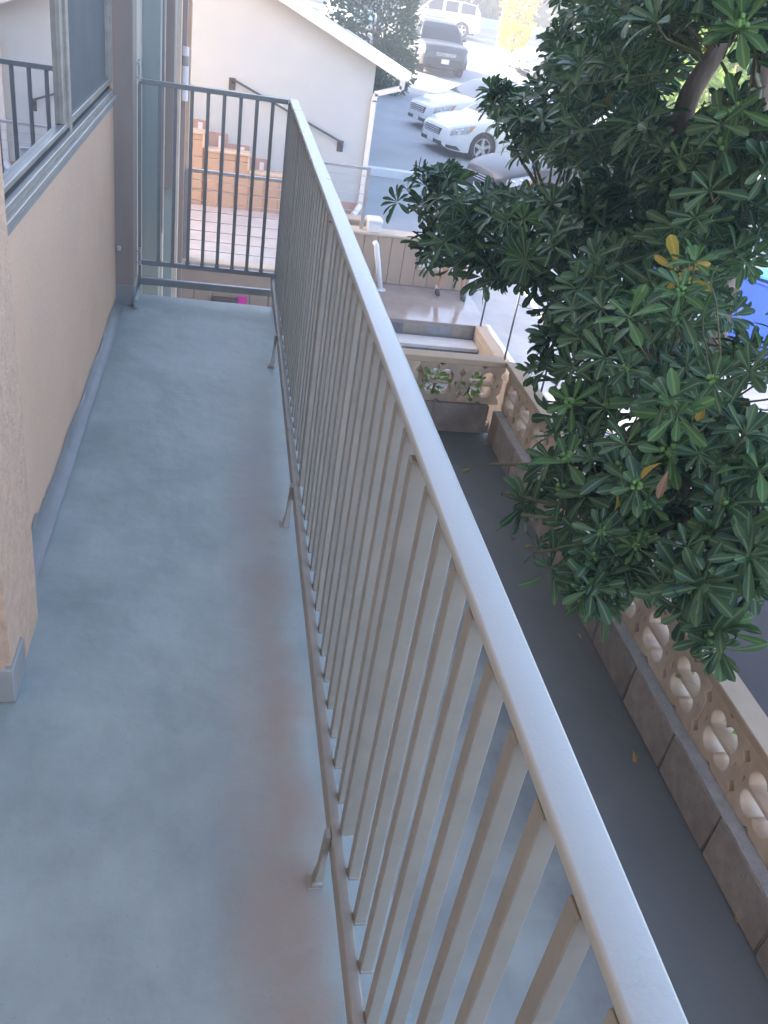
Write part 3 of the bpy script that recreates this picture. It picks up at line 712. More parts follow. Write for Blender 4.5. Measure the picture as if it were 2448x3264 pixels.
s_ = sh.build('shingle_course', M['shingle']); s_.parent = roof; s_['kind'] = 'stuff'
fd = .15
hp(MB().prism([(ee, rz(ee) + th + .02), (ridge, rz(ridge) + th + .02), (ridge, rz(ridge) + th - fd), (ee, rz(ee) + th - fd)], HY - .32, HY - .285, 'xz'), 'fascia', 'white')
# gutter along the eave, with its end cap and the downspout back to the wall corner
hp(MB().prism([(ee + .002, rz(ee) + .04), (ee + .12, rz(ee) + .05), (ee + .12, rz(ee) - .03), (ee + .08, rz(ee) - .07), (ee + .002, rz(ee) - .07)], HY - .30, 23.5, 'xz'), 'gutter', 'white')
gz = rz(ee) - .07
ds = MB(); w = .075
pth = [Vector((ee + .05, HY - .05, gz)), Vector((ee + .04, HY - .05, gz - .13)), Vector((hx + .04, HY - .05, gz - .26)), Vector((hx + .025, HY - .05, gz - .36)), Vector((hx + .02, HY - .05, -1.62)), Vector((hx - .09, HY - .22, -1.74))]
for a, b in zip(pth[:-1], pth[1:]): ds.bar(a, b + (b - a).normalized() * .015, w, w * .8, up=(0, 1, 0))
hp(ds, 'downspout', 'white')
hp(MB().box(-9, .8, 23.6, 37, -2.3, 4.2), 'added_shade_wing', 'white_wall')  # unseen wing and its roof, added to shade the drive
hp(MB().prism([(-9.4, 4.2), (1.2, 4.2), (-4.1, 6.0)], 23.5, 37.2, 'xz'), 'added_shade_roof', 'shingle')
# stepped dado along the wall following the stairs, with small white step lights
dd = [(-3.0, 999)]
lv = [(g5((800, 470)),), ]
dpts = [(670, 450), (820, 470), (1047, 622), (1290, 765), (1500, 910)]
ux = [at_y(*g5(p), HY) for p in dpts]
stepx = [-3.0, at_y(*g5((822, 470)), HY).x, at_y(*g5((1048, 625)), HY).x, at_y(*g5((1293, 765)), HY).x, at_y(*g5((1505, 910)), HY).x]
stepz = [at_y(*g5((735, 460)), HY).z, at_y(*g5((940, 607)), HY).z, at_y(*g5((1170, 743)), HY).z, at_y(*g5((1425, 900)), HY).z]
dxr = stepx[4] - stepx[3]; dzr = stepz[2] - stepz[3]
x_, z_ = stepx[4], stepz[3] - dzr
while x_ < hx - .05: stepz.append(max(z_, -1.60)); x_ = min(x_ + dxr, hx); stepx.append(x_); z_ -= dzr
for k in range(len(stepx) - 1):
    d_ = hp(MB().box(stepx[k], stepx[k + 1] - .002, HY - .025, HY - .002, -2.0, stepz[k], .003), 'dado', 'dado')
    if k < 4:
        cx = [at_y(*g5(p), HY) for p in ((735, 535), (965, 720), (1205, 815), (1425, 985))][k]
        hp(MB().box(cx.x - .035, cx.x + .035, HY - .04, HY - .0255, cx.z - (.10 if k == 1 else .06), cx.z + (.10 if k == 1 else .06), .004), 'step_light', 'white')
# dark iron handrail bolted to the white wall
wh = thing('wall_handrail', 'dark iron handrail sloping down the white house wall on square plates', 'handrail', (.6, HY, 0))
K2 = 700 / 1659.
def z2(p): return 550 + p[0] * K2, p[1] * K2
a = at_y(*z2((465, 605)), HY - .09); b = at_y(*z2((1285, 1080)), HY - .09)
reparent(MB().bar(a, b, .03, .03).build('rail', M['iron']), wh)
for q in (a, b):
    reparent(MB().box(q.x - .075, q.x + .025, HY - .012, HY - .001, q.z - .15, q.z + .02, .003).build('plate', M['iron']), wh)
    reparent(MB().bar((q.x - .02, HY - .012, q.z - .04), (q.x - .005, HY - .075, q.z - .015), .03, .03).build('bracket', M['iron']), wh)
# wheel stop on the drive
ws = at_z(1215, 560, GZ)
tag(MB().prism([(-.9, GZ), (.9, GZ), (.84, GZ + .15), (-.84, GZ + .15)], -.12, .12, 'xz').build('wheel_stop', M['white']), 'white painted concrete wheel stop on the drive beside the white house', 'wheel stop').location = (ws.x + .2, ws.y, 0)
# ================================================================== VEHICLES
def pch(xs_, ys_, x):
    """smooth monotone-ish interpolation through control points"""
    xs_ = np.array(xs_, float); ys_ = np.array(ys_, float); x = np.clip(x, xs_[0], xs_[-1])
    h = np.diff(xs_); d = np.diff(ys_) / h; m = np.zeros_like(ys_); m[0] = d[0]; m[-1] = d[-1]
    for i in range(1, len(xs_) - 1): m[i] = 0 if d[i - 1] * d[i] <= 0 else 2 * d[i - 1] * d[i] / (d[i - 1] + d[i])
    i = np.clip(np.searchsorted(xs_, x) - 1, 0, len(xs_) - 2); t = (x - xs_[i]) / h[i]
    return (2 * t**3 - 3 * t**2 + 1) * ys_[i] + (t**3 - 2 * t**2 + t) * h[i] * m[i] + (-2 * t**3 + 3 * t**2) * ys_[i + 1] + (t**3 - t**2) * h[i] * m[i + 1]
SEDAN = dict(L=2.40, ax=(1.42, -1.36), rw=.325, arch=.375, tread=.80,
    wx=[-2.42, -2.38, -2.25, -1.9, -1.2, 0, 1.0, 1.7, 2.05, 2.25, 2.36, 2.42], ww=[.62, .74, .82, .885, .91, .91, .91, .90, .85, .75, .62, .45],
    tz=[.62, .86, 1.0, 1.04, 1.0, .96, .955, .87, .79, .72, .64, .52], bz=[.42, .33, .26, .2, .18, .18, .18, .19, .2, .22, .26, .34],
    gx=[-2.0, -1.7, -1.2, -.7, -.1, .35, .8, 1.15, 1.22], gz=[1.03, 1.13, 1.33, 1.43, 1.465, 1.42, 1.22, .99, .93], cap=.48, side='sedan')
SUV = dict(L=2.40, ax=(1.42, -1.36), rw=.37, arch=.43, tread=.85,
    wx=[-2.42, -2.38, -2.2, -1.9, -1.2, 0, 1.0, 1.7, 2.1, 2.28, 2.38, 2.42], ww=[.84, .90, .95, .98, .985, .985, .985, .975, .95, .90, .83, .76],
    tz=[1.0, 1.12, 1.15, 1.16, 1.14, 1.12, 1.12, 1.09, 1.04, .98, .88, .78], bz=[.42, .36, .32, .28, .26, .26, .26, .27, .29, .31, .34, .38],
    gx=[-2.36, -2.25, -2.0, -1.2, -.2, .3, .62, .95, 1.2, 1.26], gz=[1.15, 1.45, 1.70, 1.77, 1.78, 1.74, 1.58, 1.33, 1.13, 1.08], cap=.66, side='suv')
def section(S, x):
    w = float(pch(S['wx'], S['ww'], x)); zt = float(pch(S['wx'], S['tz'], x)); zb = float(pch(S['wx'], S['bz'], x))
    zl = zb
    for a in S['ax']:
        d = abs(x - a)
        if d < S['arch']: zl = max(zl, S['rw'] + math.sqrt(max(0, S['arch'] ** 2 - d * d)) - .005)
    zl = min(zl, zt - .12)
    sh_ = zt - .10
    zm = max(zl + .02, zb + (sh_ - zb) * .45)
    return [(w * .965, zl), (w * .99, zl + (zm - zl) * .45), (w, zm), (w * .988, (zm + sh_) / 2), (w * .965, sh_), (w * .93, zt - .03), (w * .84, zt - .002), (w * .55, zt + .022), (w * .25, zt + .032), (0, zt + .035)]
def sec_at(S, x, v):
    s = section(S, x); n = len(s) - 1; t = v * n; i = min(int(t), n - 1); f = t - i
    return Vector((x, s[i][0] + (s[i + 1][0] - s[i][0]) * f, s[i][1] + (s[i + 1][1] - s[i][1]) * f))
def gh(S, x, v):
    """greenhouse: v 0 at the belt, 1 at the roof centre line"""
    z0 = float(pch(S['wx'], S['tz'], x)) - .03; z1 = max(float(pch(S['gx'], S['gz'], x)), z0 + .002)
    w = float(pch(S['wx'], S['ww'], min(max(x, -1.9), 1.7)))
    hh = (z1 - z0) / (max(S['gz']) - 1.0)
    wb = w * .905; wr = wb - .215 * min(1, hh)
    pts = [(wb, z0), (wb - (wb - wr) * .50, z0 + (z1 - z0) * .55), (wr, z0 + (z1 - z0) * .93), (wr * .90, z0 + (z1 - z0) * .975), (wr * .5, z1 - .008 * min(1, hh)), (0, z1)]
    vv = [0, .25, .45, .52, .75, 1]
    i = max(0, min(4, int(np.searchsorted(vv, v, side='right') - 1))); f = (v - vv[i]) / (vv[i + 1] - vv[i])
    return Vector((x, pts[i][0] + (pts[i + 1][0] - pts[i][0]) * f, pts[i][1] + (pts[i + 1][1] - pts[i][1]) * f))
def patch(fn, x0, x1, v0, v1, nx, nv, off, side):
    """a strip of a body surface lifted by off; x0..x1 may be functions of v"""
    m = MB(); g = []
    for j in range(nv + 1):
        v = v0 + (v1 - v0) * j / nv
        a = x0(j / nv) if callable(x0) else x0; b = x1(j / nv) if callable(x1) else x1
        for i in range(nx + 1):
            x = a + (b - a) * i / nx; p = fn(x, v)
            tx = fn(x + .01, v) - fn(x - .01, v); tv = fn(x, min(1, v + .01)) - fn(x, max(0, v - .01)); nn = tx.cross(tv)
            if nn.length > 1e-9:
                nn.normalize(); nn = nn if (nn.y > 0 or (abs(nn.y) < .2 and nn.z > 0)) else -nn
            p = p + nn * off; m.v.append((p.x, p.y * side, p.z))
    for j in range(nv):
        for i in range(nx): a = j * (nx + 1) + i; m.f.append((a, a + 1, a + nx + 2, a + nx + 1))
    return m
def make_car(name, label, S, paint, loc, rz, group, bumper=None, rack=False, emblem=False):
    t = thing(name, label, 'car', loc, rz, group)
    xs_ = sorted(set(list(np.linspace(-2.42, 2.42, 70)) + [a + s * S['arch'] * c for a in S['ax'] for s in (-1, 1) for c in (1.0, .985, .95, .88, .78, .62, .4, .2)]))
    nv = 9; m = MB()
    for side in (1, -1):
        o = len(m.v)
        for x in xs_:
            for (y, z) in section(S, x): m.v.append((x, y * side, z))
        for i in range(len(xs_) - 1):
            for j in range(nv): a = o + i * (nv + 1) + j; m.f.append((a, a + 1, a + nv + 2, a + nv + 1))
    for x in (xs_[0], xs_[-1]):          # nose and tail closing faces
        s = section(S, x); o = len(m.v); m.v += [(x, y, z) for y, z in s] + [(x, -y, z) for y, z in s[:-1]][::-1]; m.f.append(tuple(range(o, len(m.v))))
    body = link('body', m.mesh('body', paint, True, 50), t)
    # cabin with roof, as paint; glass laid on it
    c = MB(); gx = np.linspace(S['gx'][0], S['gx'][-1], 50); gv = [0, .1, .25, .35, .45, .52, .62, .75, .88, 1]
    for side in (1, -1):
        o = len(c.v); k = len(gv)
        for x in gx:
            for v in gv: p = gh(S, x, v); c.v.append((p.x, p.y * side, p.z))
        for i in range(len(gx) - 1):
            for j in range(k - 1): a = o + i * k + j; c.f.append((a, a + 1, a + k + 1, a + k))
    link('cabin', c.mesh('cabin', paint, True, 50), t)
    g = lambda x, v: gh(S, x, v)
    b = lambda x, v: sec_at(S, x, v)
    ws_lo, ws_hi = (1.12, .40) if S['side'] == 'sedan' else (1.17, .42)
    w1 = patch(g, ws_hi, ws_lo, .50, 1, 12, 8, .006, 1); w2 = patch(g, ws_hi, ws_lo, .50, 1, 12, 8, .006, -1); w1.add(w2.v, w2.f)
    link('windshield', w1.mesh('windshield', M['carglass'], True), t)
    rr = (-1.95, -1.15) if S['side'] == 'sedan' else (-2.33, -2.05)
    w1 = patch(g, rr[0], rr[1], .50, 1, 10, 8, .006, 1); w2 = patch(g, rr[0], rr[1], .50, 1, 10, 8, .006, -1); w1.add(w2.v, w2.f)
    link('rear_window', w1.mesh('rear_window', M['carglass'], True), t)
    spans = [(-.12, .62), (-.98, -.17)] if S['side'] == 'sedan' else [(-.12, .72), (-1.0, -.17), (-2.0, -1.06)]
    for side in (1, -1):
        for (xa, xb) in spans:
            fr = xb > .5
            q = patch(g, xa, (lambda s, xb=xb, fr=fr: xb + (.36 * (1 - s) if fr else 0) - .12), .06, .43, 8, 5, .005, side)
            link('side_window', q.mesh('side_window', M['carglass'], True), t)
        hl = patch(b, (lambda s: 1.72 + .15 * (1 - s)), (lambda s: 2.26 + .03 * (1 - s)), .36, .52, 10, 5, .006, side) if S['side'] == 'sedan' else patch(b, 2.02, 2.37, .34, .52, 8, 5, .006, side)
        h = link('headlight', hl.mesh('headlight', M['lamp'], True), t)
        am = patch(b, (lambda s: 1.68 + .15 * (1 - s)), (lambda s: 1.78 + .1 * (1 - s)), .38, .50, 3, 3, .009, side) if S['side'] == 'sedan' else patch(b, 2.0, 2.06, .36, .5, 3, 3, .009, side)
        link('marker', am.mesh('marker', M['amber'], True), h)
        for q in range(2):
            xx = 2.02 + .13 * q if S['side'] == 'sedan' else 2.15 + .1 * q
            p = b(xx, .44); bm = bmesh.new(); bmesh.ops.create_icosphere(bm, subdivisions=2, radius=.045)
            for v in bm.verts: v.co = Vector((p.x + v.co.x, (p.y + v.co.y * .6) * side, p.z + v.co.z * .8))
            link('projector', MB().bm(bm).mesh('projector', M['chrome'], True), h)
        link('fog_recess', patch(b, (lambda s: 2.0 + .12 * s), 2.33, .03, .13, 8, 3, .006, side).mesh('fog_recess', M['plastic'], True), t)
        # mirror
        p = gh(S, .72, .08); bm = bmesh.new(); bmesh.ops.create_icosphere(bm, subdivisions=2, radius=.09)
        for v in bm.verts: v.co = Vector((p.x + v.co.x * .8, (p.y + .13 + v.co.y * 1.05) * side, p.z + .07 + v.co.z * .75))
        link('mirror', MB().bm(bm).mesh('mirror', paint, True), t)
        # door seams
        for xx in (.86, -.14, -1.02):
            if S['side'] == 'suv' and xx < -1: xx = -1.05
            q = patch(b, xx - .006, xx + .006, .08, .5, 1, 8, .0025, side); link('door_seam', q.mesh('door_seam', M['well'], True), t)
    link('lower_grille', MB().box(2.33, 2.428, -.52, .52, .27, .36, .01).mesh('lower_grille', M['plastic']), t)
    gr = link('grille', MB().box(2.34, 2.432, -.42, .42, S['cap'] + .0, S['cap'] + .15, .012).mesh('grille', M['plastic']), t)
    for k in range(3): link('grille_bar', MB().box(2.433, 2.445, -.40, .40, S['cap'] + .02 + .045 * k, S['cap'] + .042 + .045 * k, .004).mesh('grille_bar', M['chrome']), gr)
    if emblem:
        e = MB().box(2.446, 2.456, -.055, -.035, S['cap'] + .02, S['cap'] + .13, .003).box(2.446, 2.456, .035, .055, S['cap'] + .02, S['cap'] + .13, .003).box(2.446, 2.456, -.036, .036, S['cap'] + .065, S['cap'] + .085, .003)
        link('emblem', e.mesh('emblem', M['chrome']), gr)
    pz = .40 if S['side'] == 'sedan' else .50
    link('number_plate', MB().box(2.432, 2.442, -.155, .155, pz - .08 if S['side'] == 'suv' else .28, pz + .08 if S['side'] == 'suv' else .43, .004).mesh('number_plate', M['plate']), t)
    if bumper:
        for side in (1, -1):
            q = patch(b, 1.90, 2.42, 0.0, .27, 14, 6, .010, side); link('bumper', q.mesh('bumper', bumper, True), t)
            q = patch(b, -2.42, -1.9, 0.0, .2, 10, 5, .010, side); link('bumper', q.mesh('bumper', bumper, True), t)
        link('bumper', MB().box(2.36, 2.431, -.74, .74, .34, .62, .03).mesh('bumper', bumper), t)
        for sgn in (-1, 1): link('fog_lamp', MB().lathe([(0, .02), (.05, .015), (.06, 0)], 14).mesh('fog_lamp', M['lamp'], True), t, Matrix.Translation((2.40, .70 * sgn, .50)) @ Matrix.Rotation(R(90), 4, 'Y'))
    if rack:
        rk = link('roof_rack', MB().box(-1.8, .2, .60, .64, 1.80, 1.84, .01).box(-1.8, .2, -.64, -.60, 1.80, 1.84, .01).mesh('roof_rack', M['steel']), t)
        for xx in (-1.5, -.6, .1): link('cross_bar', MB().box(xx, xx + .05, -.6, .6, 1.845, 1.875, .008).mesh('cross_bar', M['steel']), rk)
    # wells, wheels
    link('underbody', MB().box(-2.1, 2.15, -.72, .72, .2, .62).mesh('underbody', M['well']), t)
    rw = S['rw']
    for ax_ in S['ax']:
        for side in (1, -1):
            link('wheel_well', MB().lathe([(S['arch'] - .012, .0), (S['arch'] - .012, -.26), (.05, -.26)], 24, axis='y').mesh('wheel_well', M['well']), t, Matrix.Translation((ax_, side * (S['tread'] + .075), rw)) @ (Matrix.Identity(4) if side > 0 else Matrix.Rotation(math.pi, 4, 'Z')))
            wm = Matrix.Translation((ax_, side * (S['tread'] + .07), rw)) @ (Matrix.Identity(4) if side > 0 else Matrix.Rotation(math.pi, 4, 'Z'))
            ty = MB().lathe([(rw * .70, -.02), (rw * .72, .0), (rw * .93, .005), (rw * .985, -.02), (rw, -.06), (rw, -.16), (rw * .98, -.2), (rw * .7, -.22)], 36, axis='y')
            whl = link('wheel', ty.mesh('tyre', M['rubber'], True, 40), t, wm)
            rim = MB().lathe([(rw * .71, -.01), (rw * .70, -.005), (rw * .655, -.008), (rw * .64, -.05), (rw * .63, -.12), (.0, -.13)], 36, axis='y')
            link('barrel', rim.mesh('barrel', M['well'], True, 30), whl)
            ring = MB().lathe([(rw * .715, -.004), (rw * .71, .004), (rw * .655, .002), (rw * .64, -.03)], 36, axis='y'); link('rim', ring.mesh('rim', M['rim'], True, 40), whl)
            for k in range(5):
                a0 = 2 * math.pi * k / 5 + .35; d = Vector((math.cos(a0), 0, math.sin(a0))); n_ = Vector((-d.z, 0, d.x)); sp = MB()
                i0, i1 = d * rw * .12, d * rw * .67; wa, wb = rw * .14, rw * .10
                sp.add([i0 + n_ * wa + Vector((0, -.012, 0)), i0 - n_ * wa + Vector((0, -.012, 0)), i1 - n_ * wb + Vector((0, -.002, 0)), i1 + n_ * wb + Vector((0, -.002, 0)),
                        i0 + n_ * wa + Vector((0, -.05, 0)), i0 - n_ * wa + Vector((0, -.05, 0)), i1 - n_ * wb + Vector((0, -.05, 0)), i1 + n_ * wb + Vector((0, -.05, 0))],
                       [(0, 1, 2, 3), (4, 5, 6, 7), (0, 1, 5, 4), (1, 2, 6, 5), (2, 3, 7, 6), (3, 0, 4, 7)])
                link('spoke', sp.mesh('spoke', M['rim']), whl)
            link('hub', MB().lathe([(0, -.002), (rw * .13, -.004), (rw * .17, -.015), (rw * .17, -.05)], 20, axis='y').mesh('hub', M['rim'], True, 40), whl)
    return t
# parked nose out: front-left wheel of the first white car touches the drive at pixel (1476, 512)
def park(px, py, zg, head, S, side=1):
    """origin so that the front wheel of the given side stands at that pixel of the drive"""
    p = at_z(px, py, zg); f = Vector((math.cos(head), math.sin(head), 0)); l = Vector((-f.y, f.x, 0))
    o = p - f * S['ax'][0] - l * side * (S['tread'] + .05); o.z = zg; return o
HD = math.atan2(-.27, -.963)
grp = 'cars parked side by side on the drive'
w1 = Vector((.42, .04, 0)) + park(1476, 512, ground_z(21.5), HD, SEDAN)
make_car('parked_car', 'white sedan with five spoke alloy wheels parked beside the dark grey sedan', SEDAN, M['carwhite'], w1, HD, grp)
back = Vector((math.cos(HD - math.pi / 2), math.sin(HD - math.pi / 2), 0))
p2 = w1 + back * 2.75 + Vector((.85, .1, .10))
make_car('parked_car', 'white sedan half hidden behind the white sedan with alloy wheels', SEDAN, M['carwhite'], p2, HD, grp)
nose = at_z(1515, 575, GZ + .45); p3 = nose + Vector((.963, .27, 0)) * 2.42; p3.z = GZ
make_car('parked_car', 'dark steel grey sedan behind the leaves of the broadleaf tree', SEDAN, M['cardark'], p3, HD + R(3), grp)
# SUV facing the camera
sp_ = at_z(1402, 243, ground_z(36)); hd = math.atan2(-sp_.y, -sp_.x) + R(12)
make_car('parked_suv', 'silver sport utility vehicle with black lower bumper facing the balcony', SUV, M['cargrey'], (sp_.x - .05, sp_.y + 1.6, ground_z(sp_.y + 1.6) - .03), hd, None, bumper=M['plastic'], rack=True, emblem=True)
far1 = at_y(1128, 52, 47); make_car('street_car', 'pale blue car glimpsed beyond the grey roof of the white house', SEDAN, M['carblue'], (far1.x, 47, ground_z(47) + .2), R(-80), None)
far2 = at_y(1400, 45, 56); make_car('street_car', 'white van like vehicle on the sunny road behind the silver one', SUV, M['carwhite'], (far2.x, 56, ground_z(56)), R(170), None)
far3 = at_y(1690, 170, 42); make_car('street_car', 'white car in sunlight beside the golden shrub', SEDAN, M['carwhite'], (far3.x + 1.5, 42, ground_z(42)), HD, None)

# ================================================================== PERSON on the landing (upper body behind the leaves)
def skin_mesh(name, verts, edges, radii, m, root=0, sub=2):
    me = bpy.data.meshes.new(name); me.from_pydata(verts, edges, []); ob = bpy.data.objects.new(name, me); col.objects.link(ob)
    md = ob.modifiers.new('s', 'SKIN'); md.use_smooth_shade = True
    sv = me.skin_vertices[0].data
    for i, r in enumerate(radii): sv[i].radius = (r, r) if not isinstance(r, tuple) else r
    sv[root].use_root = True
    ms = ob.modifiers.new('u', 'SUBSURF'); ms.levels = sub; ms.render_levels = sub
    dg = bpy.context.evaluated_depsgraph_get(); out = bpy.data.meshes.new_from_object(ob.evaluated_get(dg)); bpy.data.objects.remove(ob)
    out.name = name; out.materials.clear(); out.materials.append(m); out.polygons.foreach_set('use_smooth', [True] * len(out.polygons))
    return out
fa = at_z(*(1150 + 800 * .3014, 650 + 945 * .3014), LZ); fb = at_z(*(1150 + 1068 * .3014, 650 + 1000 * .3014), LZ)
pe = thing('person', 'person in shorts, white socks and dark shoes standing on the landing behind leaves', 'person', ((fa.x + fb.x) / 2, (fa.y + fb.y) / 2, LZ))
pe.scale = (.66, .66, .66)
hx2 = (fb.x - fa.x) / 2 / .66; hy2 = (fb.y - fa.y) / 2 / .66
def leg(s): return [(s * .09, .0, .90), (s * hx2 * .75, s * hy2 * .6 - .03, .49), (s * hx2, s * hy2 + .02, .09)]
vb = [(0, 0, .98), (0, 0, 1.15), (0, -.01, 1.38), (0, -.01, 1.50), (0, -.02, 1.58), (0, -.03, 1.68), (0, -.02, 1.76)]; eb = [(i, i + 1) for i in range(6)]
rb = [(.15, .11), (.135, .10), (.16, .105), (.06, .06), (.06, .065), (.075, .095), (.055, .07)]
for s in (-1, 1):
    o = len(vb); L_ = leg(s); vb += L_ + [(L_[2][0], L_[2][1] - .13, .035)]; rb += [.085, .058, .038, .03]; eb += [(0, o), (o, o + 1), (o + 1, o + 2), (o + 2, o + 3)]
    o = len(vb); arm = [(s * .19, 0, 1.42), (s * .25, .02, 1.14), (s * .24, -.10, .92), (s * .235, -.13, .85)]
    vb += arm; rb += [.052, .042, .028, .03]; eb += [(2, o), (o, o + 1), (o + 1, o + 2), (o + 2, o + 3)]
    for k in range(5):
        b0 = len(vb); fx = (k - 2) * .017
        if k == 4: vb += [(s * .215, -.165, .84), (s * .205, -.18, .80)]
        else: vb += [(s * .235 + fx, -.15, .80 + .004 * abs(k - 1)), (s * .235 + fx, -.15, .755 + .006 * abs(k - 1))]
        rb += [.009, .008]; eb += [(o + 3, b0), (b0, b0 + 1)]
link('body', skin_mesh('body', vb, eb, rb, M['skin']), pe)
link('shirt', skin_mesh('shirt', [(0, 0, .99), (0, 0, 1.16), (0, -.01, 1.38), (0, -.01, 1.47), (.19, 0, 1.42), (.235, .015, 1.22), (-.19, 0, 1.42), (-.235, .015, 1.22)],
     [(0, 1), (1, 2), (2, 3), (2, 4), (4, 5), (2, 6), (6, 7)], [(.165, .125), (.15, .115), (.175, .12), .075, .066, .06, .066, .06], M['cloth_shirt'], sub=2), pe)
l1, l2 = leg(-1), leg(1)
mid = lambda L_, t: tuple(L_[0][i] + (L_[1][i] - L_[0][i]) * t for i in range(3))
link('shorts', skin_mesh('shorts', [(0, 0, 1.0), (0, 0, .93), l1[0], mid(l1, .85), l2[0], mid(l2, .85)], [(0, 1), (1, 2), (2, 3), (1, 4), (4, 5)], [(.165, .125), (.16, .12), .10, .088, .10, .088], M['cloth_short'], sub=2), pe)
for L_ in (l1, l2):
    x, y, z = L_[2]
    link('sock', MB().lathe([(.040, .08), (.043, .12), (.044, .165), (.040, .168)], 16, (x, y, 0)).mesh('sock', M['sock'], True), pe)
    sh_ = MB(); n = 14; rings = [(0, .0), (.012, 1.0), (.05, 1.0), (.075, .86), (.10, .5), (.115, .42)]
    for (h, sc_) in rings:
        for k in range(n):
            a = 2 * math.pi * k / n; fx = math.cos(a) * .047 * max(sc_, .02); fy = math.sin(a) * .145 * max(sc_, .02)
            yy = fy - .075 + (.085 * (1 - sc_) if h > .06 else 0)
            sh_.v.append((x + fx, y + yy, h - .0 if h < .06 else h - .02 * max(0, -fy * 5)))
    for i in range(len(rings) - 1):
        for k in range(n): a = i * n + k; b = i * n + (k + 1) % n; sh_.f.append((a, b, b + n, a + n))
    link('shoe', sh_.mesh('shoe', M['shoe'], True), pe)
bm = bmesh.new(); bmesh.ops.create_icosphere(bm, subdivisions=3, radius=1)
for v in bm.verts:
    v.co = Vector((v.co.x * .088, v.co.y * .105 - .015, 1.70 + v.co.z * .115))
bmesh.ops.delete(bm, geom=[v for v in bm.verts if v.co.y < -.05 and v.co.z < 1.745 or v.co.z < 1.62], context='VERTS')
link('hair', MB().bm(bm).mesh('hair', M['hair'], True), pe)
fc = MB()
for s in (-1, 1):
    b_ = bmesh.new(); bmesh.ops.create_icosphere(b_, subdivisions=2, radius=.012)
    for v in b_.verts: v.co += Vector((s * .032, -.115, 1.675))
    link('eye', MB().bm(b_).mesh('eye', M['shoe'], True), pe)
    b_ = bmesh.new(); bmesh.ops.create_icosphere(b_, subdivisions=2, radius=1)
    for v in b_.verts: v.co = Vector((s * .082 + v.co.x * .012, v.co.y * .022 - .02, 1.665 + v.co.z * .035))
    link('ear', MB().bm(b_).mesh('ear', M['skin'], True), pe)
link('nose', MB().add([(-.014, -.112, 1.65), (.014, -.112, 1.65), (0, -.142, 1.645), (0, -.112, 1.69)], [(0, 1, 2), (0, 2, 3), (1, 3, 2)]).mesh('nose', M['skin'], True), pe)
link('mouth', MB().box(-.022, .022, -.122, -.112, 1.612, 1.620, .002).mesh('mouth', M['dado']), pe)

# ================================================================== BLUE BINS
def make_bin(loc, rz, label):
    t = thing('recycling_bin', label, 'bin', loc, rz, 'blue recycling bins on the apron')
    m = MB(); pr_ = [(.24, .28, .06), (.27, .32, .5), (.30, .36, 1.0)]
    for (a, b, z) in pr_: m.v += [(-a, -b, z), (a, -b, z), (a, b, z), (-a, b, z)]
    for i in range(2):
        for k in range(4): m.f.append((i * 4 + k, i * 4 + (k + 1) % 4, i * 4 + 4 + (k + 1) % 4, i * 4 + 4 + k))
    m.f.append((0, 1, 2, 3)); m.box(-.315, .315, -.375, .375, .965, 1.0, .01)
    link('body', m.mesh('body', M['blue']), t)
    l = MB(); n = 8
    for j in range(n + 1):
        y = -.40 + .80 * j / n; z = 1.005 + .07 * math.sin(math.pi * j / n) ** .6
        l.v += [(-.32, y, z), (.32, y, z), (.32, y, z - .03), (-.32, y, z - .03)]
    for j in range(n):
        for k in range(4): l.f.append((j * 4 + k, j * 4 + (k + 1) % 4, j * 4 + 4 + (k + 1) % 4, j * 4 + 4 + k))
    l.f += [(0, 1, 2, 3), (n * 4, n * 4 + 1, n * 4 + 2, n * 4 + 3)]
    link('lid', l.mesh('lid', M['blue_lid']), t)
    link('handle', MB().tube([(-.26, .40, .93), (-.26, .46, .98), (.26, .46, .98), (.26, .40, .93)], .016, 8).mesh('handle', M['blue']), t)
    for s in (-1, 1):
        w = link('wheel', MB().lathe([(0, .03), (.05, .03), (.10, .025), (.11, 0), (.10, -.025), (0, -.03)], 20).mesh('wheel', M['rubber'], True, 40), t, Matrix.Translation((s * .28, .27, .11)) @ Matrix.Rotation(R(90), 4, 'Y'))
    return t
zb_ = GZ + .012
b1 = at_z(2385, 1130, zb_)
make_bin((b1.x, b1.y, zb_), R(35), 'blue wheeled recycling bin behind the tree, standing nearer the block wall')
make_bin((b1.x + .95, b1.y + .25, zb_), R(25), 'blue wheeled recycling bin on the far side of its twin')
make_bin((b1.x - .75, b1.y + 1.3, zb_), R(40), 'blue wheeled recycling bin standing behind the other two')
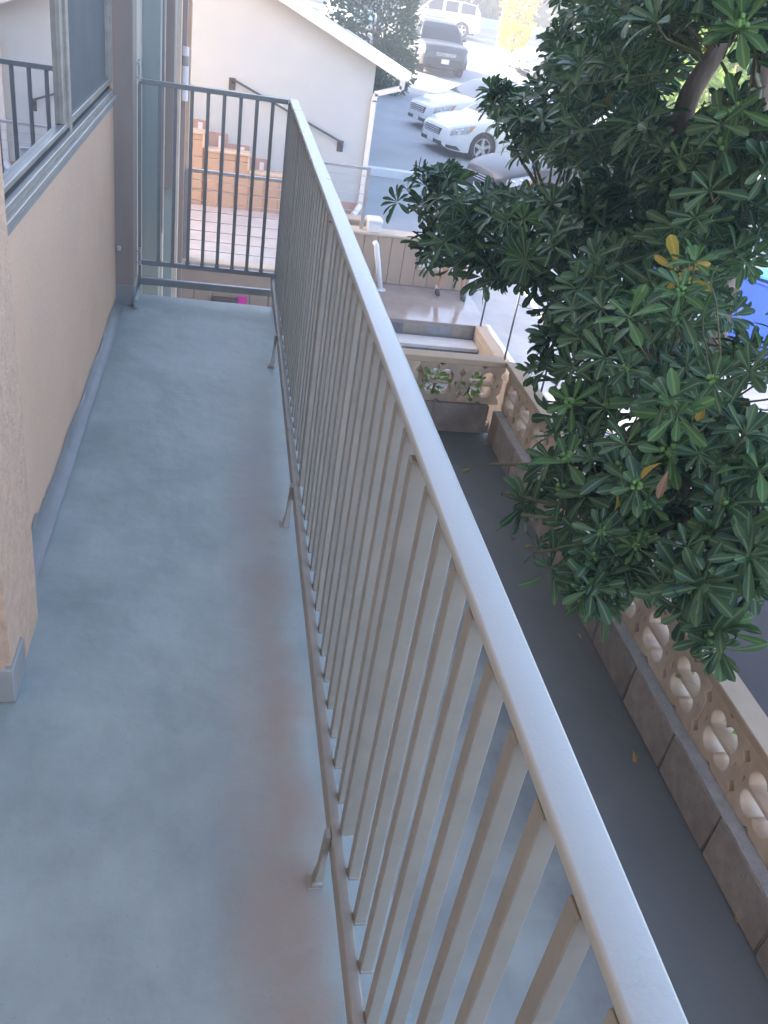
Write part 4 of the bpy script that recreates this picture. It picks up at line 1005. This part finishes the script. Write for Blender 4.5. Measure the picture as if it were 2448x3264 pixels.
# ================================================================== VEGETATION
def leaf_geo(L, W, bend, fold, nseg=5):
    """obovate leaf along +x, returns verts, faces, uvs"""
    prof = [(0, .05), (.22, .30), (.48, .68), (.74, 1.0), (.92, .78), (1.0, .12)]
    V = []; U = []; F = []
    for (t, w) in prof:
        x = t * L; z = -bend * t * t * L; hw = W / 2 * w
        V += [(x, -hw, z + fold * hw), (x, 0, z), (x, hw, z + fold * hw)]; U += [(0.5 - .5 * max(w, .2), t), (.5, t), (.5 + .5 * max(w, .2), t)]
    for i in range(len(prof) - 1):
        a = i * 3; F += [(a, a + 1, a + 4, a + 3), (a + 1, a + 2, a + 5, a + 4)]
    return V, F, U
class Foliage:
    def __init__(s): s.v = []; s.f = []; s.u = []
    def leaf(s, Mx, L, W, bend, fold):
        V, F, U = leaf_geo(L, W, bend, fold); o = len(s.v)
        s.v += [tuple(Mx @ Vector(p)) for p in V]; s.f += [tuple(i + o for i in f) for f in F]; s.u += U
    def mesh(s, name, m):
        me = bpy.data.meshes.new(name); me.from_pydata(s.v, [], s.f); me.materials.append(m)
        uv = me.uv_layers.new(name='UVMap'); li = np.zeros(len(me.loops), dtype=np.int32); me.loops.foreach_get('vertex_index', li)
        uv.data.foreach_set('uv', np.array(s.u, dtype=np.float32)[li].ravel()); me.polygons.foreach_set('use_smooth', [True] * len(me.polygons))
        return me
def whorl(fo, Mx, rnd, n=None, size=1.0):
    n = n or rnd.randint(7, 14)
    for k in range(n):
        a = k * 2.39996 + rnd.uniform(-.25, .25); tier = k / n
        el = R(8 + 58 * tier ** 1.5) + rnd.uniform(-.16, .16)            # outer leaves spread, inner ones stand up
        L = size * (.117 - .038 * tier) * rnd.uniform(.82, 1.12); W = L * rnd.uniform(.27, .35)
        m = Mx @ Matrix.Rotation(a, 4, 'Z') @ Matrix.Rotation(-el, 4, 'Y') @ Matrix.Translation((.006, 0, 0)) @ Matrix.Rotation(rnd.uniform(-.35, .35), 4, 'X')
        fo.leaf(m, L, W, rnd.uniform(-.05, .55), rnd.uniform(.1, .55))
rnd = random.Random(11)
whorls = []
for k in range(8):
    f = Foliage(); whorl(f, Matrix.Identity(4), rnd); whorls.append(f.mesh('leaf_whorl', M['leaf']))
wy = []
for k in range(3):
    f = Foliage(); whorl(f, Matrix.Identity(4), rnd, 9); wy.append(f.mesh('leaf_whorl', M['leaf_young']))
f = Foliage(); whorl(f, Matrix.Identity(4), rnd, 6, 1.1); wye = f.mesh('leaf_whorl', M['leaf_yellow'])
# crown: clumps given by the pixel they cover, their distance along the view and their radius in metres
clumps = [
 (2100, 1200, 3.30, .46), (2310, 1290, 3.0, .40), (1970, 1120, 3.6, .28), (2190, 1540, 3.05, .36), (1960, 1600, 3.2, .30), (1840, 1500, 3.4, .20),
 (1660, 1640, 3.25, .10), (1700, 1760, 3.15, .13), (1560, 1480, 3.5, .09), (1610, 1570, 3.4, .12), (2080, 1830, 2.95, .16), (1890, 1850, 3.0, .13), (2250, 1850, 2.8, .13), (2300, 2010, 2.75, .06),
 (2420, 1640, 2.8, .22), (2400, 1800, 2.75, .10), (1850, 1290, 3.6, .12), (1760, 1090, 4.0, .09), (1690, 1215, 4.1, .04), (1740, 1180, 4.0, .05),
 (2060, 860, 4.1, .52), (1820, 800, 4.6, .48), (1640, 760, 4.9, .36), (1470, 740, 5.1, .32), (1370, 690, 5.2, .26), (1320, 650, 5.3, .13), (1340, 790, 5.2, .12), (1490, 815, 5.1, .17), (1620, 870, 4.9, .15), (1350, 570, 5.3, .07), (1440, 590, 5.3, .12),
 (1720, 640, 5.0, .30), (1830, 420, 5.4, .50), (1690, 380, 5.7, .24), (1590, 320, 5.8, .11), (1300, 650, 5.3, .08), (1310, 790, 5.3, .06), (2010, 250, 5.2, .55), (1850, 200, 5.6, .26), (2010, 40, 5.6, .50), (1870, 70, 5.8, .26),
 (2080, 480, 4.4, .60), (2300, 200, 3.4, .50), (2160, 40, 3.9, .55), (2380, 520, 3.5, .42), (2240, 660, 4.0, .42), (2420, 60, 3.2, .4), (2440, 330, 3.3, .35), (1760, 520, 5.4, .34), (1690, 470, 5.6, .18), (1930, 640, 4.8, .4), (2060, 150, 4.6, .5), (1790, 130, 5.9, .14), (2150, 960, 3.9, .4), (2330, 760, 4.4, .26)]
gaps = [(1650, 960, 62), (1700, 1045, 52), (1610, 1000, 60), (1560, 960, 40), (1650, 1230, 50), (1720, 1330, 48), (1620, 1330, 60), (1700, 1420, 36), (1640, 1420, 50), (2265, 190, 112), (2190, 345, 104), (2425, 275, 95), (2340, 265, 56), (2320, 880, 58), (1985, 90, 40), (1840, 120, 44), (2070, 130, 40), (1555, 535, 88), (1640, 550, 72), (1725, 560, 66), (1810, 575, 58), (1400, 915, 45), (1480, 930, 42), (2395, 930, 85), (2250, 255, 45), (1835, 140, 26), (2060, 120, 30), (1885, 590, 34), (1530, 690, 22), (1450, 770, 16), (1650, 910, 30), (2090, 1275, 26), (1430, 640, 20), (1990, 905, 14), (2385, 1240, 22)]
tree = thing('broadleaf_tree', 'dark green broadleaf tree with whorled glossy leaves and green berries beside the block wall', 'tree', (4.2, 4.2, GZ))
TI = tree.matrix_basis.inverted()
pts = []
CMt = CM.T
def project(p):
    q = CMt @ (np.array(p) - EYE); return PC + FPX * q[:2] / q[2], q[2]
core = Vector((3.4, 4.3, 0.0))
for (px, py, d, r) in clumps:
    c = at_d(px, py, d)
    n = int(max(8, 4 * math.pi * r * r / .0165 * .50)) if r > .15 else int(3 + r * r * 900)
    for k in range(n):
        u = Vector((rnd.gauss(0, 1), rnd.gauss(0, 1), rnd.gauss(0, 1))).normalized()
        rr = r * (rnd.uniform(.55, 1.0) if r > .15 else rnd.uniform(.0, 1.0)) * (1 + .16 * math.sin(5 * u.x + 7 * u.z + px))
        p = c + u * rr
        if p.y < 5.45 and p.x < 1.2: continue
        pj, dep = project(p)
        if any((pj[0] - gx_) ** 2 + (pj[1] - gy_) ** 2 < gr_ ** 2 for gx_, gy_, gr_ in gaps): continue
        nrm = (u * .75 + Vector((0, 0, .55)) + (p - core).normalized() * .35 + Vector((rnd.uniform(-.5, .5), rnd.uniform(-.5, .5), rnd.uniform(-.5, .5)))).normalized()
        pts.append((dep, p, nrm, c, pj))
pts.sort(key=lambda t: t[0])
inv = [t for t in pts if -60 < t[4][0] < 2510 and -60 < t[4][1] < 3300]
rest = [t for t in pts if not (-60 < t[4][0] < 2510 and -60 < t[4][1] < 3300)]
print('whorls', len(pts), 'in view', len(inv))
def whorl_matrix(p, nrm, s):
    return Matrix.Translation(p) @ nrm.to_track_quat('Z', 'Y').to_matrix().to_4x4() @ Matrix.Rotation(rnd.uniform(0, 6.28), 4, 'Z') @ Matrix.Scale(s, 4)
nb = 0
bmesh_b = []
for k in range(3):
    m = MB()
    for q in range(rnd.randint(5, 8)):
        b_ = bmesh.new(); bmesh.ops.create_icosphere(b_, subdivisions=1, radius=.0092); o_ = Vector((rnd.uniform(-.016, .016), rnd.uniform(-.016, .016), rnd.uniform(.012, .034)))
        for v in b_.verts: v.co = v.co + o_
        m.bm(b_)
    bmesh_b.append(m.mesh('berry_cluster', M['berry'], True))
tw = MB()
for k, (dep, p, nrm, c, pj) in enumerate(inv[:300]):
    me = whorls[k % 8] if rnd.random() > .17 else wy[k % 3]
    mt = TI @ whorl_matrix(p, nrm, rnd.choice((.72, .9, 1.05, 1.15, 1.28)) * rnd.uniform(.92, 1.08)); link('leaf_whorl', me, tree, mt)
    if rnd.random() < .34 and nb < 80: link('berry_cluster', bmesh_b[k % 3], tree, mt); nb += 1
fo = Foliage(); fy = Foliage()
for k, (dep, p, nrm, c, pj) in enumerate(inv[300:] + rest):
    if rnd.random() < .05: whorl(fy, TI @ whorl_matrix(p, nrm, rnd.uniform(.85, 1.1)), rnd)
    else: whorl(fo, TI @ whorl_matrix(p, nrm, rnd.uniform(.85, 1.32)), rnd)
stuff(link('foliage', fo.mesh('foliage', M['leaf']), tree)); stuff(link('foliage', fy.mesh('foliage', M['leaf_young']), tree))
# yellowing whorls
for (px, py, d) in ((2165, 865, 3.25),):
    link('leaf_whorl', wye, tree, TI @ whorl_matrix(at_d(px, py, d), (Vector(EYE) - at_d(px, py, d)).normalized(), rnd.uniform(.85, 1.2)))
# trunk and limbs
base = Vector((at_d(2300, 960, 4.7).x + .1, at_d(2300, 960, 4.7).y, GZ))
fork = at_d(2330, 880, 4.75)
k1 = at_d(2160, 423, 4.3); k2 = at_d(2420, 280, 3.9); k3 = at_d(1960, 560, 5.0)
limbs = [([base, base.lerp(fork, .5) + Vector((.06, .03, 0)), fork], [.10, .08, .07]),
         ([fork, fork.lerp(k1, .5) + Vector((.05, .1, .05)), k1, at_d(2200, 300, 4.2), at_d(2315, 120, 4.1), at_d(2380, -100, 4.1)], [.065, .06, .055, .052, .045, .035]),
         ([fork, fork.lerp(k2, .5), k2, at_d(2440, 0, 4.2)], [.06, .05, .045, .03]),
         ([k1, at_d(2035, 240, 4.6), at_d(1987, 130, 4.7), at_d(1982, -60, 4.8)], [.03, .022, .018, .014]),
         ([fork, k3, at_d(1750, 650, 5.3), at_d(1480, 740, 5.2)], [.05, .032, .022, .012]),
         ([fork, at_d(2200, 1100, 4.0), at_d(2150, 1400, 3.5), at_d(2200, 1620, 3.1)], [.05, .03, .02, .012])]
for (pp, rr_) in limbs:
    q = []; ra = []
    for i in range(len(pp) - 1):
        for t in range(5):
            f_ = t / 5; q.append(pp[i].lerp(pp[i + 1], f_) + Vector((rnd.uniform(-.01, .01), rnd.uniform(-.01, .01), 0))); ra.append(rr_[i] + (rr_[i + 1] - rr_[i]) * f_)
    q.append(pp[-1]); ra.append(rr_[-1])
    for _ in range(4):
        q = [q[0]] + [(q[i - 1] + q[i] * 2 + q[i + 1]) / 4 for i in range(1, len(q) - 1)] + [q[-1]]
    reparent(MB().tube(q, ra, 10).build('trunk' if pp[0] is base else 'limb', M['bark'], smooth=True), tree)
# twigs from clump centres to the limbs, and short stalks to near whorls
tg = MB()
nodes = [v for (pp, rr_) in limbs for v in pp]
for (px, py, d, r) in clumps:
    c = at_d(px, py, d); nn = min(nodes, key=lambda v: (v - c).length)
    mid_ = c.lerp(nn, .5) + Vector((0, 0, -.06)); tg.tube([c, mid_, nn], [.006, .010, .014], 6)
for (dep, p, nrm, c, pj) in inv[:420]:
    tg.tube([p + nrm * .004, p - nrm * .07, p.lerp(c, .6) - nrm * .03], [.0028, .0035, .004], 5, cap=False)
stuff(reparent(tg.build('twigs', M['twig'], smooth=True), tree))

# small leafy plants showing through the pierced blocks
def bush(name, label, cat, c, r, m, n, size, group=None, zs=1.0, trunk=None, seedv=0, lump=.25, leafL=None):
    rq = random.Random(seedv); t = thing(name, label, cat, (c[0], c[1], c[2] - r * zs if trunk is None else trunk), 0, group); ti = t.matrix_basis.inverted(); fo = Foliage()
    C_ = Vector(c)
    for k in range(n):
        u = Vector((rq.gauss(0, 1), rq.gauss(0, 1), rq.gauss(0, 1))).normalized()
        rr = r * (rq.uniform(.35, 1) ** .6) * (1 + lump * math.sin(4 * u.x + seedv) * math.cos(5 * u.z + 2 * u.y + seedv))
        p = C_ + Vector((u.x * rr, u.y * rr, u.z * rr * zs))
        nr = (u + Vector((rq.uniform(-.6, .6), rq.uniform(-.6, .6), rq.uniform(-.2, .9)))).normalized()
        mt = ti @ Matrix.Translation(p) @ nr.to_track_quat('X', 'Z').to_matrix().to_4x4() @ Matrix.Rotation(rq.uniform(0, 6.28), 4, 'X')
        fo.leaf(mt, size * rq.uniform(.7, 1.3), size * rq.uniform(.4, .6), rq.uniform(0, .4), rq.uniform(0, .4))
    stuff(link('crown', fo.mesh('crown', m), t))
    zb = (trunk if trunk is not None else C_.z - r * zs)
    tb = MB()
    top = C_ + Vector((0, 0, r * zs * .3)); b0 = Vector((C_.x, C_.y, zb)); ra = max(.01, r * .055)
    tb.tube([b0, b0.lerp(top, .5) + Vector((ra, ra, 0)), top], [ra, ra * .8, ra * .4], 8)
    for k in range(5):
        a = 6.28 * k / 5 + seedv; s_ = b0.lerp(top, .35 + .1 * k); e_ = C_ + Vector((math.cos(a) * r * .6, math.sin(a) * r * .6, r * zs * (.1 + .1 * k)))
        tb.tube([s_, s_.lerp(e_, .5) + Vector((0, 0, .05 * r)), e_], [ra * .5, ra * .35, ra * .15], 6)
    reparent(tb.build('trunk', M['bark'], smooth=True), t)
    return t
for i, (px, py) in enumerate(((1385, 1210), (1495, 1225))):
    c = at_y(px, py, 5.37)
    bush('small_plant', ('small lime green plant poking through the end block wall behind the handrail', 'small lime green plant in the end block wall next to its corner')[i], 'plant', (c.x, 5.37, c.z), .075, M['leaf_lime'], 46, .055, 'plants in the end wall', seedv=i, trunk=c.z - .10)
for i, (px, py) in enumerate(((2208, 2165), (2318, 2330))):
    c = at_x(px, py, SX + .02)
    bush('small_plant', ('tiny yellow green sprig in the long pierced wall, nearest the hanging leaves', 'tiny green sprig in the long pierced wall, one opening farther from the hanging leaves')[i], 'plant', (SX + .015, c.y, c.z), .035, M['leaf_lime'], 16, .04, 'sprigs in the long wall', seedv=i + 5, trunk=c.z - .05)
# conical evergreen beside the silver SUV
sx_ = at_y(1215, 190, 31.5)
bush('conifer', 'bushy green tree standing between the white house and the silver vehicle', 'tree', (sx_.x - .3, 31.5, .6), 1.35, M['leaf_bg'], 5200, .17, zs=1.7, trunk=ground_z(31.5), seedv=3)
sx_ = at_y(1262, 170, 31.0)
bush('conifer', 'low rounded shrub at the foot of the bushy tree beside the silver vehicle', 'shrub', (sx_.x - .15, 30.6, -.75), .8, M['leaf_bg'], 1800, .15, zs=1.0, trunk=ground_z(30.6), seedv=9)
# sunlit greenery at the right of the drive, glimpsed through the crown
for i, (px, py, yy_, r_) in enumerate(((2335, 255, 17, 1.5), (2230, 120, 21, 1.8), (2440, 150, 18, 1.6))):
    q_ = at_y(px, py, yy_)
    bush('lime_tree', ('lime green sunlit tree seen through the crown beside the brown limb', 'pale green sunlit tree beyond the upper crown of the broadleaf tree', 'bright green sunlit tree farthest to the side of the drive')[i], 'tree', (q_.x, yy_, q_.z), r_, M['leaf_lime'], 1500, .28, 'sunlit trees beside the drive', zs=1.1, trunk=ground_z(yy_), seedv=40 + i)
# road side planting in the sun
bush('golden_shrub', 'sunlit golden yellow shrub at the road side', 'shrub', (at_y(1655, 40, 46).x, 46, at_y(1655, 40, 46).z), .80, M['leaf_gold'], 620, .22, zs=1.3, trunk=ground_z(46), seedv=4)
bush('golden_shrub', 'small golden shrub at the foot of the larger sunlit one', 'shrub', (at_y(1640, 110, 45).x, 45, at_y(1640, 115, 45).z), .7, M['leaf_gold'], 420, .2, zs=.8, trunk=ground_z(45), seedv=6)
names = ['dark green hedge tree across the road above the parked white vehicle', 'broad dark tree across the road right of the lamp pole', 'tall dense tree across the road left of the pale pole', 'shaded tree across the road behind the golden shrub', 'large street tree far beyond the white house roof', 'wide green tree across the road over the broadleaf crown', 'spreading tree at the far right across the road']
for i, (x, y, r) in enumerate(((18, 68, 4.5), (25, 69, 5.0), (12, 70, 4.8), (32, 68, 5.2), (5, 66, 5.2), (40, 67, 5.5), (49, 66, 5.5))):
    bush('street_tree', names[i], 'tree', (x, y, ground_z(y) + r * .85), r, M['leaf_bg'], 2600, .75, 'trees across the road', zs=.9, trunk=ground_z(y), seedv=20 + i)
# low wall and poles along the far pavement
tag(MB().box(2, 44, 63.2, 63.5, fz(63) - .2, fz(63) + .75, .02).build('garden_wall', M['white_wall']), 'long low white wall along the far side of the road', 'wall')
def pole(px, y, h, label, m, r=.06, lean=0):
    p = at_y(px, 60, y); t = thing('pole', label, 'pole', (p.x, y, ground_z(y)))
    link('shaft', MB().tube([(0, 0, 0), (lean * .5, 0, h * .5), (lean, 0, h)], [r * 1.2, r, r * .8], 10).mesh('shaft', m, True), t)
    link('base', MB().lathe([(0, .12), (r * 2, .12), (r * 2.2, 0)], 12).mesh('base', m), t)
pole(1603, 47, 5.0, 'white lamp pole by the sunlit road', M['white'], .09)
pole(1470, 58, 4.0, 'thin dark leaning pole on the far pavement', M['iron'], .05, .35)
pole(1347, 58, 4.5, 'thin dark upright pole near the parked white vehicle', M['iron'], .05)

# single discoloured leaves hanging in the crown, and fallen leaves on the walkway
def one_leaf(m, sd): 
    f_ = Foliage(); r_ = random.Random(sd); f_.leaf(Matrix.Identity(4), .075, .03, r_.uniform(.3, .9), r_.uniform(.3, .8)); return f_.mesh('leaf', m)
ol = [one_leaf(M['leaf_yellow'], 1), one_leaf(M['leaf_brown'], 2), one_leaf(M['leaf_yellow'], 3)]
for i, (px, py, d) in enumerate(((2110, 1475, 2.75), (2130, 1500, 2.8), (2445, 1050, 3.0), (1945, 290, 4.5), (1980, 330, 4.5), (2260, 100, 3.7), (2090, 1260, 3.0), (2120, 1290, 3.1), (1960, 1560, 2.95), (2250, 1270, 2.8))):
    link('leaf', ol[i % 3], tree, TI @ Matrix.Translation(at_d(px, py, d)) @ Matrix.Rotation(rnd.uniform(0, 6), 4, 'Z') @ Matrix.Rotation(rnd.uniform(.2, 1.3), 4, 'Y'))
fl = [(1700, 1745), (1765, 1900), (2230, 2700), (2330, 2900), (1985, 2240), (1660, 1640), (1850, 2045), (1880, 2060), (2045, 2425), (2015, 2400), (2180, 2560), (1740, 1800), (1560, 1420), (1620, 1720), (1950, 2300), (1500, 1500)]
for i, (px, py) in enumerate(fl):
    p = at_z(px, py, -1.045)
    o = link('fallen_leaf', ol[1 if i % 3 else 0], None, Matrix.Translation((p.x, p.y, -1.030)) @ Matrix.Rotation(rnd.uniform(0, 6), 4, 'Z') @ Matrix.Scale(rnd.uniform(.7, 1.1), 4))
    tag(o, 'dry brown leaf lying on the dark walkway beside the block wall' if i % 3 else 'yellow fallen leaf lying on the dark walkway beside the block wall', 'leaf', 'fallen leaves on the walkway')

# thin volume of air added to stand in for lens glare
hz = MB().box(-640, 640, -440, 940, GZ - 2.2, 9.2).mesh('added_haze', [])
hm = bpy.data.materials.new('added_haze'); hm.use_nodes = True; hn = hm.node_tree.nodes; hn.remove(hn['Principled BSDF'])
pv_ = hn.new('ShaderNodeVolumePrincipled'); pv_.inputs['Color'].default_value = (.93, .95, 1, 1); pv_.inputs['Density'].default_value = ADDED_HAZE
hm.node_tree.links.new(pv_.outputs[0], hn['Material Output'].inputs['Volume'])
hz.materials.clear(); hz.materials.append(hm)
stuff(link('added_haze', hz))
